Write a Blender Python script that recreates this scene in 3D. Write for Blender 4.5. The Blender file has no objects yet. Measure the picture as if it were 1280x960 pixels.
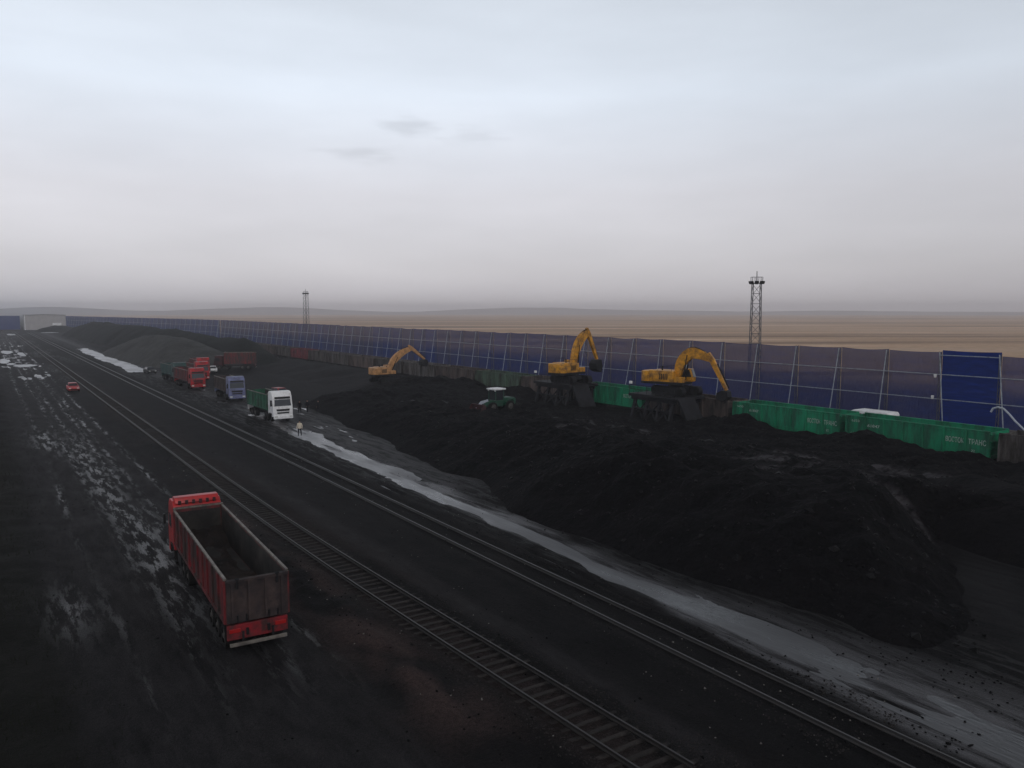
import bpy, bmesh, math, random
import numpy as np
from mathutils import Vector, Matrix
random.seed(7)
rng = np.random.default_rng(11)
PI = math.pi
S = bpy.context.scene
C = S.collection

# ---------------------------------------------------------------- camera
CAM_H = 14.0
PITCH = math.radians(5.278)
YAW = math.radians(33.712)
cd = bpy.data.cameras.new('camera')
cam = bpy.data.objects.new('camera', cd)
C.objects.link(cam)
cam.location = (0, 0, CAM_H)
cam.rotation_euler = (PI / 2 - PITCH, 0, -YAW)
cd.sensor_width = 36.0
cd.lens = 36.0 * 985.0 / 1280.0
cd.clip_start = 0.1
cd.clip_end = 30000
S.camera = cam

# ---------------------------------------------------------------- world, sun, exposure
S.view_settings.view_transform = 'Standard'
S.view_settings.look = 'None'
S.view_settings.gamma = 1
S.view_settings.use_curve_mapping = False
S.view_settings.exposure = 0.0
SUN_EL, SUN_AZ = math.radians(42), math.radians(200)   # azimuth clockwise from +Y: behind the camera
W = bpy.data.worlds.new('World')
S.world = W
W.use_nodes = True
nt = W.node_tree
nt.nodes.clear()


def N(t, typ, **kw):
    n = t.nodes.new(typ)
    for k, v in kw.items():
        setattr(n, k, v)
    return n


def ramp(t, stops, interp='LINEAR'):
    n = N(t, 'ShaderNodeValToRGB')
    n.color_ramp.interpolation = interp
    e = n.color_ramp.elements
    while len(e) > 1:
        e.remove(e[-1])
    e[0].position = stops[0][0]
    e[0].color = (*stops[0][1], 1)
    for p, c in stops[1:]:
        q = e.new(p)
        q.color = (*c, 1)
    return n


def mth(t, op, a, b=None, c=None, clamp=False):
    n = N(t, 'ShaderNodeMath', operation=op, use_clamp=clamp)
    for i, v in enumerate((a, b, c)):
        if v is None:
            continue
        if isinstance(v, (int, float)):
            n.inputs[i].default_value = v
        else:
            t.links.new(v, n.inputs[i])
    return n.outputs[0]


def mix(t, fac, a, b, blend='MIX'):
    n = N(t, 'ShaderNodeMix', data_type='RGBA', blend_type=blend)
    for sock, v in ((n.inputs[0], fac), (n.inputs[6], a), (n.inputs[7], b)):
        if isinstance(v, (int, float)):
            sock.default_value = v
        elif isinstance(v, tuple):
            sock.default_value = (*v, 1)
        else:
            t.links.new(v, sock)
    return n.outputs[2]


SKY_K = 0.10
sky = N(nt, 'ShaderNodeTexSky', sky_type='NISHITA', sun_disc=False)
sky.sun_elevation = SUN_EL
sky.sun_rotation = SUN_AZ
sky.dust_density = 3.0
tc = N(nt, 'ShaderNodeTexCoord')
sep = N(nt, 'ShaderNodeSeparateXYZ')
nt.links.new(tc.outputs['Generated'], sep.inputs[0])
g = 1.0 / SKY_K
cr = ramp(nt, [(0.0, (.76, .725, .755)), (.02, (.72, .695, .73)), (.05, (.74, .72, .75)), (.14, (.80, .795, .845)),
               (.255, (.85, .92, 1.02)), (.38, (.72, .78, .86)), (.56, (.27, .285, .31)), (1.0, (.15, .16, .175))])
nt.links.new(sep.outputs[2], cr.inputs[0])
# overcast brighter towards the upper left of the view, duller to the right
vdir = Vector((-0.02, 1.0, 0.0)).normalized()
dn = N(nt, 'ShaderNodeVectorMath', operation='DOT_PRODUCT')
nt.links.new(tc.outputs['Generated'], dn.inputs[0])
dn.inputs[1].default_value = vdir
side = N(nt, 'ShaderNodeMapRange')
nt.links.new(dn.outputs['Value'], side.inputs[0])
side.inputs[1].default_value, side.inputs[2].default_value = 0.35, 0.95
side.inputs[3].default_value, side.inputs[4].default_value = 0.80, 1.03
cl = N(nt, 'ShaderNodeTexNoise')
cl.inputs['Scale'].default_value = 3.0
cl.inputs['Detail'].default_value = 6
mp = N(nt, 'ShaderNodeMapping')
mp.inputs['Scale'].default_value = (1, 1, 4.5)
nt.links.new(tc.outputs['Generated'], mp.inputs[0])
nt.links.new(mp.outputs[0], cl.inputs['Vector'])
clf = N(nt, 'ShaderNodeMapRange')
nt.links.new(cl.outputs['Fac'], clf.inputs[0])
clf.inputs[1].default_value, clf.inputs[2].default_value = .3, .7
clf.inputs[3].default_value, clf.inputs[4].default_value = .925, 1.05
# two small torn darker clouds
wob = N(nt, 'ShaderNodeTexNoise')
wob.inputs['Scale'].default_value = 22
wob.inputs['Detail'].default_value = 5
nt.links.new(mp.outputs[0], wob.inputs['Vector'])
dark = None
for az_px, el_px, wx, wz, amt in ((520, 166, .045, .012, .16), (455, 200, .045, .010, .13), (595, 178, .035, .013, .09)):
    az = YAW + math.atan((az_px - 640) / 985)
    el = math.atan((389 - el_px) / 985)
    sub = N(nt, 'ShaderNodeVectorMath', operation='SUBTRACT')
    nt.links.new(tc.outputs['Generated'], sub.inputs[0])
    sub.inputs[1].default_value = (math.sin(az) * math.cos(el), math.cos(az) * math.cos(el), math.sin(el))
    sc_ = N(nt, 'ShaderNodeVectorMath', operation='MULTIPLY')
    nt.links.new(sub.outputs[0], sc_.inputs[0])
    sc_.inputs[1].default_value = (1 / wx, 1 / wx, 1 / wz)
    ln = N(nt, 'ShaderNodeVectorMath', operation='LENGTH')
    nt.links.new(sc_.outputs[0], ln.inputs[0])
    d = mth(nt, 'MULTIPLY_ADD', wob.outputs['Fac'], 2.4, ln.outputs['Value'])
    mr = N(nt, 'ShaderNodeMapRange', interpolation_type='SMOOTHSTEP')
    nt.links.new(d, mr.inputs[0])
    mr.inputs[1].default_value, mr.inputs[2].default_value = 1.1, 2.5
    mr.inputs[3].default_value, mr.inputs[4].default_value = 1 - amt, 1.0
    dark = mr.outputs[0] if dark is None else mth(nt, 'MULTIPLY', dark, mr.outputs[0])
f1 = mth(nt, 'MULTIPLY', side.outputs[0], clf.outputs[0])
f1 = mth(nt, 'MULTIPLY', f1, dark)
f1 = mth(nt, 'MULTIPLY', f1, g)
comb = N(nt, 'ShaderNodeVectorMath', operation='SCALE')
nt.links.new(cr.outputs[0], comb.inputs[0])
nt.links.new(f1, comb.inputs['Scale'])
skyc = mix(nt, 0.93, sky.outputs[0], comb.outputs[0])
bg = N(nt, 'ShaderNodeBackground')
bg.inputs[1].default_value = SKY_K
nt.links.new(skyc, bg.inputs[0])
wo = N(nt, 'ShaderNodeOutputWorld')
nt.links.new(bg.outputs[0], wo.inputs[0])

sd = bpy.data.lights.new('sun', 'SUN')
sd.energy = 0.6
sd.angle = math.radians(25)
sd.color = (1.0, .96, .91)
sun = bpy.data.objects.new('sun', sd)
C.objects.link(sun)
sun.rotation_euler = (PI / 2 - SUN_EL, 0, PI - SUN_AZ)
sun.location = (-20, -60, 60)


# ---------------------------------------------------------------- noise
def hash2(ix, iy, s):
    n = (ix.astype(np.int64) * 374761393 + iy.astype(np.int64) * 668265263 + s * 974711) & 0x7fffffff
    n = ((n ^ (n >> 13)) * 1274126177) & 0x7fffffff
    n = n ^ (n >> 16)
    return (n & 0xffff) / 65535.0


def vnoise(x, y, s=0):
    x = np.asarray(x, float)
    y = np.asarray(y, float)
    ix, iy = np.floor(x), np.floor(y)
    fx, fy = x - ix, y - iy
    fx = fx * fx * (3 - 2 * fx)
    fy = fy * fy * (3 - 2 * fy)
    a, b = hash2(ix, iy, s), hash2(ix + 1, iy, s)
    c, d = hash2(ix, iy + 1, s), hash2(ix + 1, iy + 1, s)
    return (a * (1 - fx) + b * fx) * (1 - fy) + (c * (1 - fx) + d * fx) * fy - .5


def fbm(x, y, s=0, o=4, g_=.5):
    r, a, k = 0, 1.0, 1.0
    for i in range(o):
        r = r + a * vnoise(np.asarray(x) * k + 13.7 * i, np.asarray(y) * k - 7.1 * i, s + i)
        a *= g_
        k *= 2.03
    return r


def sstep(a, b, x):
    t = np.clip((np.asarray(x, float) - a) / (b - a), 0, 1)
    return t * t * (3 - 2 * t)


# ---------------------------------------------------------------- materials
def mat(name, col, rough=.7, spec=.3, var=.25, scale=3.0, dirt=None, dirt_amt=.5, dirt_scale=1.5, bump=0.0, bump_scale=20, metal=0.0, vary=0.0, stretch=None, dirt_sharp=.12, rut=None):
    m = bpy.data.materials.new(name)
    m.use_nodes = True
    t = m.node_tree
    b = t.nodes['Principled BSDF']
    co = N(t, 'ShaderNodeTexCoord').outputs['Object']
    if stretch:
        mpn = N(t, 'ShaderNodeMapping')
        mpn.inputs['Scale'].default_value = stretch
        t.links.new(co, mpn.inputs[0])
        co = mpn.outputs[0]
    n1 = N(t, 'ShaderNodeTexNoise')
    n1.inputs['Scale'].default_value = scale
    n1.inputs['Detail'].default_value = 6
    n1.inputs['Roughness'].default_value = .65
    t.links.new(co, n1.inputs['Vector'])
    lo = tuple(c * (1 - var) for c in col)
    hi = tuple(min(1, c * (1 + var)) for c in col)
    r = ramp(t, [(.3, lo), (.7, hi)])
    t.links.new(n1.outputs['Fac'], r.inputs[0])
    out = r.outputs[0]
    if vary:
        oi = N(t, 'ShaderNodeObjectInfo')
        v = N(t, 'ShaderNodeMapRange')
        t.links.new(oi.outputs['Random'], v.inputs[0])
        v.inputs[3].default_value, v.inputs[4].default_value = 1 - vary, 1 + vary
        sc_ = N(t, 'ShaderNodeVectorMath', operation='SCALE')
        t.links.new(out, sc_.inputs[0])
        t.links.new(v.outputs[0], sc_.inputs['Scale'])
        out = sc_.outputs[0]
    if dirt:
        n2 = N(t, 'ShaderNodeTexNoise')
        n2.inputs['Scale'].default_value = dirt_scale
        n2.inputs['Detail'].default_value = 8
        n2.inputs['Roughness'].default_value = .7
        t.links.new(co, n2.inputs['Vector'])
        mr = N(t, 'ShaderNodeMapRange')
        t.links.new(n2.outputs['Fac'], mr.inputs[0])
        c0 = .5 + (.5 - dirt_amt) * .4
        mr.inputs[1].default_value, mr.inputs[2].default_value = c0 - dirt_sharp, c0 + dirt_sharp
        out = mix(t, mr.outputs[0], out, dirt)
    if rut:
        at = N(t, 'ShaderNodeAttribute')
        at.attribute_name = 'rut'
        rn = N(t, 'ShaderNodeTexNoise')
        rn.inputs['Scale'].default_value = 1.4
        rn.inputs['Detail'].default_value = 6
        t.links.new(co, rn.inputs['Vector'])
        rf = mth(t, 'MULTIPLY', at.outputs['Fac'], mth(t, 'MULTIPLY_ADD', rn.outputs['Fac'], 5.0, -1.9, clamp=True), clamp=True)
        out = mix(t, rf, out, rut)
    t.links.new(out, b.inputs['Base Color'])
    b.inputs['Roughness'].default_value = rough
    b.inputs['Specular IOR Level'].default_value = spec
    b.inputs['Metallic'].default_value = metal
    if bump:
        nb = N(t, 'ShaderNodeTexNoise')
        nb.inputs['Scale'].default_value = bump_scale
        nb.inputs['Detail'].default_value = 5
        t.links.new(co, nb.inputs['Vector'])
        bp = N(t, 'ShaderNodeBump')
        bp.inputs['Strength'].default_value = 1.0
        bp.inputs['Distance'].default_value = bump
        t.links.new(nb.outputs['Fac'], bp.inputs['Height'])
        t.links.new(bp.outputs[0], b.inputs['Normal'])
    return m


COALDUST = (.018, .017, .018)
M = {}
M['coal'] = mat('coal', (.0040, .0038, .0044), .9, .05, .5, 1.2, dirt=(.0072, .0066, .0072), dirt_amt=.35, dirt_scale=.25, bump=.25, bump_scale=2.2)
M['coal_dust_bank'] = mat('coal_dust_bank', (.0085, .008, .0088), .9, .08, .4, .8, dirt=(.0135, .0125, .0135), dirt_amt=.4, dirt_scale=.2, bump=.25, bump_scale=1.6)
M['mound_net'] = mat('mound_net', (.055, .055, .053), .9, .1, .35, .6, dirt=(.03, .03, .031), dirt_amt=.4, dirt_scale=.22, bump=.3, bump_scale=1.2)
M['mound_dark'] = mat('mound_dark', (.009, .011, .0105), .9, .1, .5, .5, dirt=(.012, .013, .012), dirt_amt=.4, dirt_scale=.15, bump=.3, bump_scale=1)
M['red_paint'] = mat('red_paint', (.42, .012, .018), .42, .4, .15, 2, dirt=(.07, .02, .018), dirt_amt=.42, dirt_scale=1.3)
M['red_bright'] = mat('red_bright', (.46, .024, .026), .4, .45, .12, 2, dirt=(.10, .02, .02), dirt_amt=.3, dirt_scale=1.3)
M['red_tail'] = mat('red_tail', (.26, .012, .02), .5, .35, .2, 2, dirt=(.05, .02, .02), dirt_amt=.5, dirt_scale=1.8)
M['red_bed'] = mat('red_bed', (.20, .016, .022), .6, .3, .3, 2, dirt=(.035, .024, .023), dirt_amt=.62, dirt_scale=1.1, stretch=(1, 1.3, .45), bump=.03, bump_scale=1.6)
M['maroon'] = mat('maroon', (.06, .016, .020), .6, .3, .2, 2, dirt=COALDUST, dirt_amt=.4)
M['white_paint'] = mat('white_paint', (.85, .85, .86), .4, .4, .05, 2, dirt=(.55, .53, .52), dirt_amt=.3, dirt_scale=1.2)
M['blue_paint'] = mat('blue_paint', (.16, .18, .33), .45, .4, .12, 2, dirt=(.09, .09, .13), dirt_amt=.4, dirt_scale=1.4)
M['teal_paint'] = mat('teal_paint', (.022, .075, .072), .5, .4, .15, 2, dirt=(.02, .025, .025), dirt_amt=.4)
M['green_bed'] = mat('green_bed', (.018, .115, .062), .6, .3, .25, 2, dirt=(.02, .035, .028), dirt_amt=.45, dirt_scale=.9)
M['brown_bed'] = mat('brown_bed', (.065, .045, .042), .7, .25, .3, 2, dirt=(.025, .02, .022), dirt_amt=.5)
M['bed_inner'] = mat('bed_inner', (.055, .048, .044), .7, .25, .35, 1.5, dirt=(.016, .015, .015), dirt_amt=.62, dirt_scale=.6)
M['bed_rim'] = mat('bed_rim', (.20, .18, .16), .6, .3, .3, 4, dirt=(.07, .06, .055), dirt_amt=.4)
M['steel_dark'] = mat('steel_dark', (.010, .010, .012), .7, .25, .3, 5)
M['steel_grey'] = mat('steel_grey', (.045, .045, .055), .7, .25, .3, 3, dirt=(.016, .016, .018), dirt_amt=.5)
M['black_plastic'] = mat('black_plastic', (.012, .012, .013), .5, .3, .2, 6)
M['rubber'] = mat('rubber', (.010, .0095, .0095), .85, .2, .3, 6)
M['rim_steel'] = mat('rim_steel', (.12, .11, .105), .6, .35, .3, 5, dirt=(.03, .028, .027), dirt_amt=.5)
M['glass'] = mat('glass', (.025, .028, .034), .12, .5, .1, 1)
M['lamp_glass'] = mat('lamp_glass', (.6, .6, .58), .2, .5, .1, 5)
M['tail_red'] = mat('tail_red', (.35, .01, .01), .3, .5, .1, 5)
M['yellow'] = mat('yellow', (.66, .30, .018), .5, .35, .15, 2, dirt=(.16, .075, .022), dirt_amt=.44, dirt_scale=1.6)
M['yellow_pale'] = mat('yellow_pale', (.52, .27, .11), .55, .35, .15, 2, dirt=(.2, .11, .05), dirt_amt=.35)
M['chrome'] = mat('chrome', (.6, .6, .62), .25, .5, .05, 5, metal=.9)
M['gondola_green'] = mat('gondola_green', (.007, .235, .115), .6, .25, .14, 1.5, dirt=(.014, .075, .045), dirt_amt=.42, dirt_scale=1.0, vary=.12, stretch=(1, 1.3, .35))
M['gondola_grey'] = mat('gondola_grey', (.135, .124, .12), .75, .2, .35, 1.3, dirt=(.030, .024, .022), dirt_amt=.5, dirt_scale=.8, vary=.3, stretch=(1, 1.6, .3))
M['gondola_brown'] = mat('gondola_brown', (.115, .088, .08), .75, .2, .35, 1.3, dirt=(.035, .032, .031), dirt_amt=.45, dirt_scale=.8, vary=.25, stretch=(1, 1.6, .3))
M['gondola_olive'] = mat('gondola_olive', (.085, .135, .095), .75, .2, .35, 1.3, dirt=(.035, .034, .030), dirt_amt=.45, dirt_scale=.8, stretch=(1, 1.6, .3))
M['gondola_red'] = mat('gondola_red', (.19, .035, .045), .7, .2, .3, 1.3, dirt=(.06, .03, .03), dirt_amt=.4, dirt_scale=.8)
M['lettering'] = mat('lettering', (.55, .58, .55), .6, .3, .15, 6, dirt=(.10, .22, .16), dirt_amt=.42, dirt_scale=5)
M['rail'] = mat('rail', (.018, .017, .017), .5, .4, .3, 3, dirt=(.022, .018, .017), dirt_amt=.5)
M['rail_pale'] = mat('rail_pale', (.045, .044, .045), .45, .4, .3, 3, dirt=(.04, .036, .034), dirt_amt=.4)
M['sleeper'] = mat('sleeper', (.040, .034, .032), .85, .15, .35, 4, dirt=(.011, .0105, .0105), dirt_amt=.45, dirt_scale=1.2, bump=.02, vary=.3)
M['fence_steel'] = mat('fence_steel', (.30, .34, .40), .5, .4, .15, 2, dirt=(.14, .15, .17), dirt_amt=.3)
M['fence_steel_dark'] = mat('fence_steel_dark', (.055, .06, .085), .6, .3, .25, 2)
M['concrete'] = mat('concrete', (.16, .145, .14), .85, .2, .3, 1.5, dirt=(.05, .046, .046), dirt_amt=.45)
M['galv'] = mat('galv', (.16, .16, .17), .55, .4, .2, 3)
M['mast'] = mat('mast', (.10, .10, .11), .6, .3, .2, 3)
M['shed_wall'] = mat('shed_wall', (.42, .40, .40), .8, .2, .12, .3)
M['shed_roof'] = mat('shed_roof', (.42, .40, .41), .7, .2, .12, .3)
M['skin'] = mat('skin', (.35, .2, .15), .6, .3, .08, 8)
M['cloth_dark'] = mat('cloth_dark', (.012, .012, .016), .9, .1, .25, 8)
M['cloth_pale'] = mat('cloth_pale', (.66, .58, .47), .85, .1, .12, 8)
M['hair'] = mat('hair', (.010, .009, .008), .7, .2, .2, 20)
M['pipe_pale'] = mat('pipe_pale', (.42, .45, .52), .45, .4, .12, 4)
M['stone_pale'] = mat('stone_pale', (.16, .15, .14), .85, .2, .4, 6)
M['loader_green'] = mat('loader_green', (.014, .075, .045), .55, .3, .2, 3, dirt=(.02, .05, .035), dirt_amt=.4)
M['grass_dark'] = mat('grass_dark', (.012, .014, .007), .9, .1, .5, .3)


def mat_net(name, col, col2, trans):
    m = bpy.data.materials.new(name)
    m.use_nodes = True
    t = m.node_tree
    b = t.nodes['Principled BSDF']
    out = t.nodes['Material Output']
    co = N(t, 'ShaderNodeTexCoord').outputs['Object']
    oi = N(t, 'ShaderNodeObjectInfo')
    n = N(t, 'ShaderNodeTexNoise')
    n.inputs['Scale'].default_value = .5
    n.inputs['Detail'].default_value = 5
    mpn = N(t, 'ShaderNodeMapping')
    mpn.inputs['Scale'].default_value = (1, .6, 2.2)
    t.links.new(co, mpn.inputs[0])
    t.links.new(mpn.outputs[0], n.inputs['Vector'])
    a = mth(t, 'MULTIPLY_ADD', oi.outputs['Random'], .75, n.outputs['Fac'])
    mr = N(t, 'ShaderNodeMapRange')
    t.links.new(a, mr.inputs[0])
    mr.inputs[1].default_value, mr.inputs[2].default_value = .45, 1.0
    c = mix(t, mr.outputs[0], col, col2)
    t.links.new(c, b.inputs['Base Color'])
    b.inputs['Roughness'].default_value = .75
    b.inputs['Specular IOR Level'].default_value = .2
    wr = N(t, 'ShaderNodeTexNoise')
    wr.inputs['Scale'].default_value = 2.2
    wr.inputs['Detail'].default_value = 4
    wm = N(t, 'ShaderNodeMapping')
    wm.inputs['Scale'].default_value = (1, 1.4, .4)
    t.links.new(co, wm.inputs[0])
    t.links.new(wm.outputs[0], wr.inputs['Vector'])
    bp = N(t, 'ShaderNodeBump')
    bp.inputs['Distance'].default_value = .25
    t.links.new(wr.outputs['Fac'], bp.inputs['Height'])
    t.links.new(bp.outputs[0], b.inputs['Normal'])
    # strips of netting sewn side by side: some strips woven more open than others
    sp = N(t, 'ShaderNodeSeparateXYZ')
    t.links.new(co, sp.inputs[0])
    band = mth(t, 'FRACT', mth(t, 'MULTIPLY', sp.outputs[2], 1 / 1.5))
    seam = mth(t, 'LESS_THAN', band, .05)
    n3 = N(t, 'ShaderNodeTexNoise')
    n3.inputs['Scale'].default_value = .9
    n3.inputs['Detail'].default_value = 4
    t.links.new(co, n3.inputs['Vector'])
    hi = N(t, 'ShaderNodeMapRange', interpolation_type='SMOOTHSTEP')
    t.links.new(sp.outputs[2], hi.inputs[0])
    hi.inputs[1].default_value, hi.inputs[2].default_value = 3.2, 6.2
    hi.inputs[3].default_value, hi.inputs[4].default_value = trans * .2, trans * 1.35
    tr = mth(t, 'MULTIPLY', hi.outputs[0], mth(t, 'MULTIPLY_ADD', n3.outputs['Fac'], .35, .82))
    tr = mth(t, 'MULTIPLY', tr, mth(t, 'MULTIPLY_ADD', seam, -.4, 1), clamp=True)
    tb = N(t, 'ShaderNodeBsdfTransparent')
    ms = N(t, 'ShaderNodeMixShader')
    t.links.new(tr, ms.inputs[0])
    t.links.new(b.outputs[0], ms.inputs[1])
    t.links.new(tb.outputs[0], ms.inputs[2])
    t.links.new(ms.outputs[0], out.inputs[0])
    return m


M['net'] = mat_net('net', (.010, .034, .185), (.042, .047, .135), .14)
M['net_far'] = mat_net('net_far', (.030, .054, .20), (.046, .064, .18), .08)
M['net_solid'] = mat('net_solid', (.004, .026, .19), .7, .15, .3, .7, dirt=(.003, .018, .13), dirt_amt=.4, stretch=(1, .4, 2.5))


def mat_water():
    m = bpy.data.materials.new('puddle_water')
    m.use_nodes = True
    t = m.node_tree
    b = t.nodes['Principled BSDF']
    co = N(t, 'ShaderNodeTexCoord').outputs['Object']
    n = N(t, 'ShaderNodeTexNoise')
    n.inputs['Scale'].default_value = .35
    n.inputs['Detail'].default_value = 7
    n.inputs['Roughness'].default_value = .65
    mpn = N(t, 'ShaderNodeMapping')
    mpn.inputs['Scale'].default_value = (1.6, .3, 1)
    t.links.new(co, mpn.inputs[0])
    t.links.new(mpn.outputs[0], n.inputs['Vector'])
    r = ramp(t, [(.35, (.012, .0115, .013)), (.65, (.050, .048, .052))])
    t.links.new(n.outputs['Fac'], r.inputs[0])
    t.links.new(r.outputs[0], b.inputs['Base Color'])
    rr = N(t, 'ShaderNodeMapRange')
    t.links.new(n.outputs['Fac'], rr.inputs[0])
    rr.inputs[1].default_value, rr.inputs[2].default_value = .3, .7
    rr.inputs[3].default_value, rr.inputs[4].default_value = .16, .5
    t.links.new(rr.outputs[0], b.inputs['Roughness'])
    b.inputs['Specular IOR Level'].default_value = .38
    nb = N(t, 'ShaderNodeTexNoise')
    nb.inputs['Scale'].default_value = 5
    t.links.new(mpn.outputs[0], nb.inputs['Vector'])
    bp = N(t, 'ShaderNodeBump')
    bp.inputs['Distance'].default_value = .015
    t.links.new(nb.outputs['Fac'], bp.inputs['Height'])
    t.links.new(bp.outputs[0], b.inputs['Normal'])
    return m


M['water'] = mat_water()


def mat_ice():
    m = mat('ice', (.34, .34, .36), .35, .5, .2, .4, dirt=(.06, .058, .06), dirt_amt=.4, dirt_scale=.35, stretch=(1, .35, 1))
    return m


M['ice'] = mat_ice()


def mat_ground():
    m = bpy.data.materials.new('coal_yard_ground')
    m.use_nodes = True
    t = m.node_tree
    b = t.nodes['Principled BSDF']
    co = N(t, 'ShaderNodeTexCoord').outputs['Object']

    def noise(sc_, st, det=7, ro=.65):
        mpn = N(t, 'ShaderNodeMapping')
        mpn.inputs['Scale'].default_value = st
        t.links.new(co, mpn.inputs[0])
        n = N(t, 'ShaderNodeTexNoise')
        n.inputs['Scale'].default_value = sc_
        n.inputs['Detail'].default_value = det
        n.inputs['Roughness'].default_value = ro
        t.links.new(mpn.outputs[0], n.inputs['Vector'])
        return n.outputs['Fac']
    n1 = noise(.5, (1, .35, 1))
    n2 = noise(6, (1, 1, 1))
    n3 = noise(.9, (1.3, .35, 1))
    n4 = noise(1.5, (1.5, .22, 1), 7, .72)
    r = ramp(t, [(.28, (.0030, .0029, .0034)), (.5, (.0056, .0053, .0059)), (.72, (.0105, .0099, .0103))])
    t.links.new(n1, r.inputs[0])
    r2 = ramp(t, [(.3, (.55, .55, .55)), (.7, (1.5, 1.47, 1.43))])
    t.links.new(n2, r2.inputs[0])
    c = mix(t, 1.0, r.outputs[0], r2.outputs[0], 'MULTIPLY')

    def attr(nm):
        a = N(t, 'ShaderNodeAttribute')
        a.attribute_name = nm
        return a.outputs['Fac']
    # dry reddish soil on the track shoulder, dull green weeds on the left verge, pale trodden dust in the road
    ab = mth(t, 'MULTIPLY', attr('soil'), mth(t, 'MULTIPLY_ADD', n2, 2.2, -.25), clamp=True)
    c = mix(t, ab, c, (.045, .030, .028))
    ag = mth(t, 'MULTIPLY', attr('weeds'), mth(t, 'MULTIPLY_ADD', n2, 2.0, -.3), clamp=True)
    c = mix(t, ag, c, (.0085, .0085, .0062))
    ad = mth(t, 'MULTIPLY', attr('dust'), mth(t, 'MULTIPLY_ADD', n3, 3.0, -.9), clamp=True)
    c = mix(t, ad, c, (.040, .0375, .040))
    t.links.new(c, b.inputs['Base Color'])
    n6 = noise(1.1, (1.5, .16, 1), 6, .7)
    asl = mth(t, 'MULTIPLY', attr('slush'), mth(t, 'MULTIPLY_ADD', n6, 5.0, -1.75, clamp=True), clamp=True)
    c = mix(t, asl, c, (.042, .040, .044))
    n7 = noise(28, (1, 1, 1), 3, .6)
    spk = N(t, 'ShaderNodeMapRange')
    t.links.new(n7, spk.inputs[0])
    spk.inputs[1].default_value, spk.inputs[2].default_value = .35, .72
    spk.inputs[3].default_value, spk.inputs[4].default_value = .5, 2.1
    vs = N(t, 'ShaderNodeVectorMath', operation='SCALE')
    t.links.new(c, vs.inputs[0])
    t.links.new(spk.outputs[0], vs.inputs['Scale'])
    c = vs.outputs[0]
    t.links.new(c, b.inputs['Base Color'])
    wet = mth(t, 'MULTIPLY', attr('wet'), mth(t, 'MULTIPLY_ADD', n4, 15.0, -7.3, clamp=True), clamp=True)
    wet = mth(t, 'MAXIMUM', wet, mth(t, 'MULTIPLY', asl, .85))
    rr = mth(t, 'MULTIPLY_ADD', wet, -.5, .85)
    t.links.new(rr, b.inputs['Roughness'])
    t.links.new(mth(t, 'MULTIPLY_ADD', wet, .4, .07), b.inputs['Specular IOR Level'])
    nb = noise(9, (1, 1, 1), 6, .7)
    nb2 = noise(1.6, (1.2, .4, 1), 5, .6)
    h = mth(t, 'MULTIPLY_ADD', nb2, 1.6, nb)
    bp = N(t, 'ShaderNodeBump')
    bp.inputs['Distance'].default_value = .09
    t.links.new(h, bp.inputs['Height'])
    t.links.new(bp.outputs[0], b.inputs['Normal'])
    return m


M['ground'] = mat_ground()


def mat_plain():
    m = bpy.data.materials.new('dry_plain')
    m.use_nodes = True
    t = m.node_tree
    b = t.nodes['Principled BSDF']
    co = N(t, 'ShaderNodeTexCoord').outputs['Object']

    def noise(sc_, st, det=6, ro=.6, rot=0.0):
        mpn = N(t, 'ShaderNodeMapping')
        mpn.inputs['Rotation'].default_value = (0, 0, rot)
        t.links.new(co, mpn.inputs[0])
        mp2 = N(t, 'ShaderNodeMapping')
        mp2.inputs['Scale'].default_value = st
        t.links.new(mpn.outputs[0], mp2.inputs[0])
        n = N(t, 'ShaderNodeTexNoise')
        n.inputs['Scale'].default_value = sc_
        n.inputs['Detail'].default_value = det
        n.inputs['Roughness'].default_value = ro
        t.links.new(mp2.outputs[0], n.inputs['Vector'])
        return n.outputs['Fac']
    A = YAW
    n1 = noise(.006, (.35, 1.6, 1), rot=A)
    n2 = noise(.0065, (.14, 1.8, 1), 5, .55, rot=A)
    n3 = noise(.25, (1, 1, 1))
    r = ramp(t, [(.3, (.32, .21, .135)), (.48, (.46, .305, .195)), (.62, (.50, .355, .25)), (.8, (.37, .27, .20))])
    t.links.new(n1, r.inputs[0])
    r2 = ramp(t, [(.33, (.25, .22, .23)), (.385, (.9, .9, .9)), (.44, (.42, .38, .39)), (.47, (1, 1, 1)), (.56, (1.0, .98, .95)), (.60, (1.5, 1.55, 1.65)), (.65, (.75, .7, .7)), (.72, (1, 1, 1))])
    t.links.new(n2, r2.inputs[0])
    c = mix(t, .9, r.outputs[0], r2.outputs[0], 'MULTIPLY')
    r3 = ramp(t, [(.3, (.8, .8, .8)), (.7, (1.15, 1.15, 1.15))])
    t.links.new(n3, r3.inputs[0])
    c = mix(t, 1.0, c, r3.outputs[0], 'MULTIPLY')
    # soil blackened by coal dust right beyond the fence
    sp = N(t, 'ShaderNodeSeparateXYZ')
    t.links.new(co, sp.inputs[0])
    d = N(t, 'ShaderNodeMapRange', interpolation_type='SMOOTHSTEP')
    t.links.new(mth(t, 'MULTIPLY_ADD', n1, 40, sp.outputs[0]), d.inputs[0])
    d.inputs[1].default_value, d.inputs[2].default_value = 118, 200
    c = mix(t, d.outputs[0], (.035, .033, .036), c)
    t.links.new(c, b.inputs['Base Color'])
    b.inputs['Roughness'].default_value = .95
    b.inputs['Specular IOR Level'].default_value = .1
    return m


M['plain'] = mat_plain()
M['hill'] = mat('hill', (.26, .24, .24), .95, .1, .25, .004)


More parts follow.
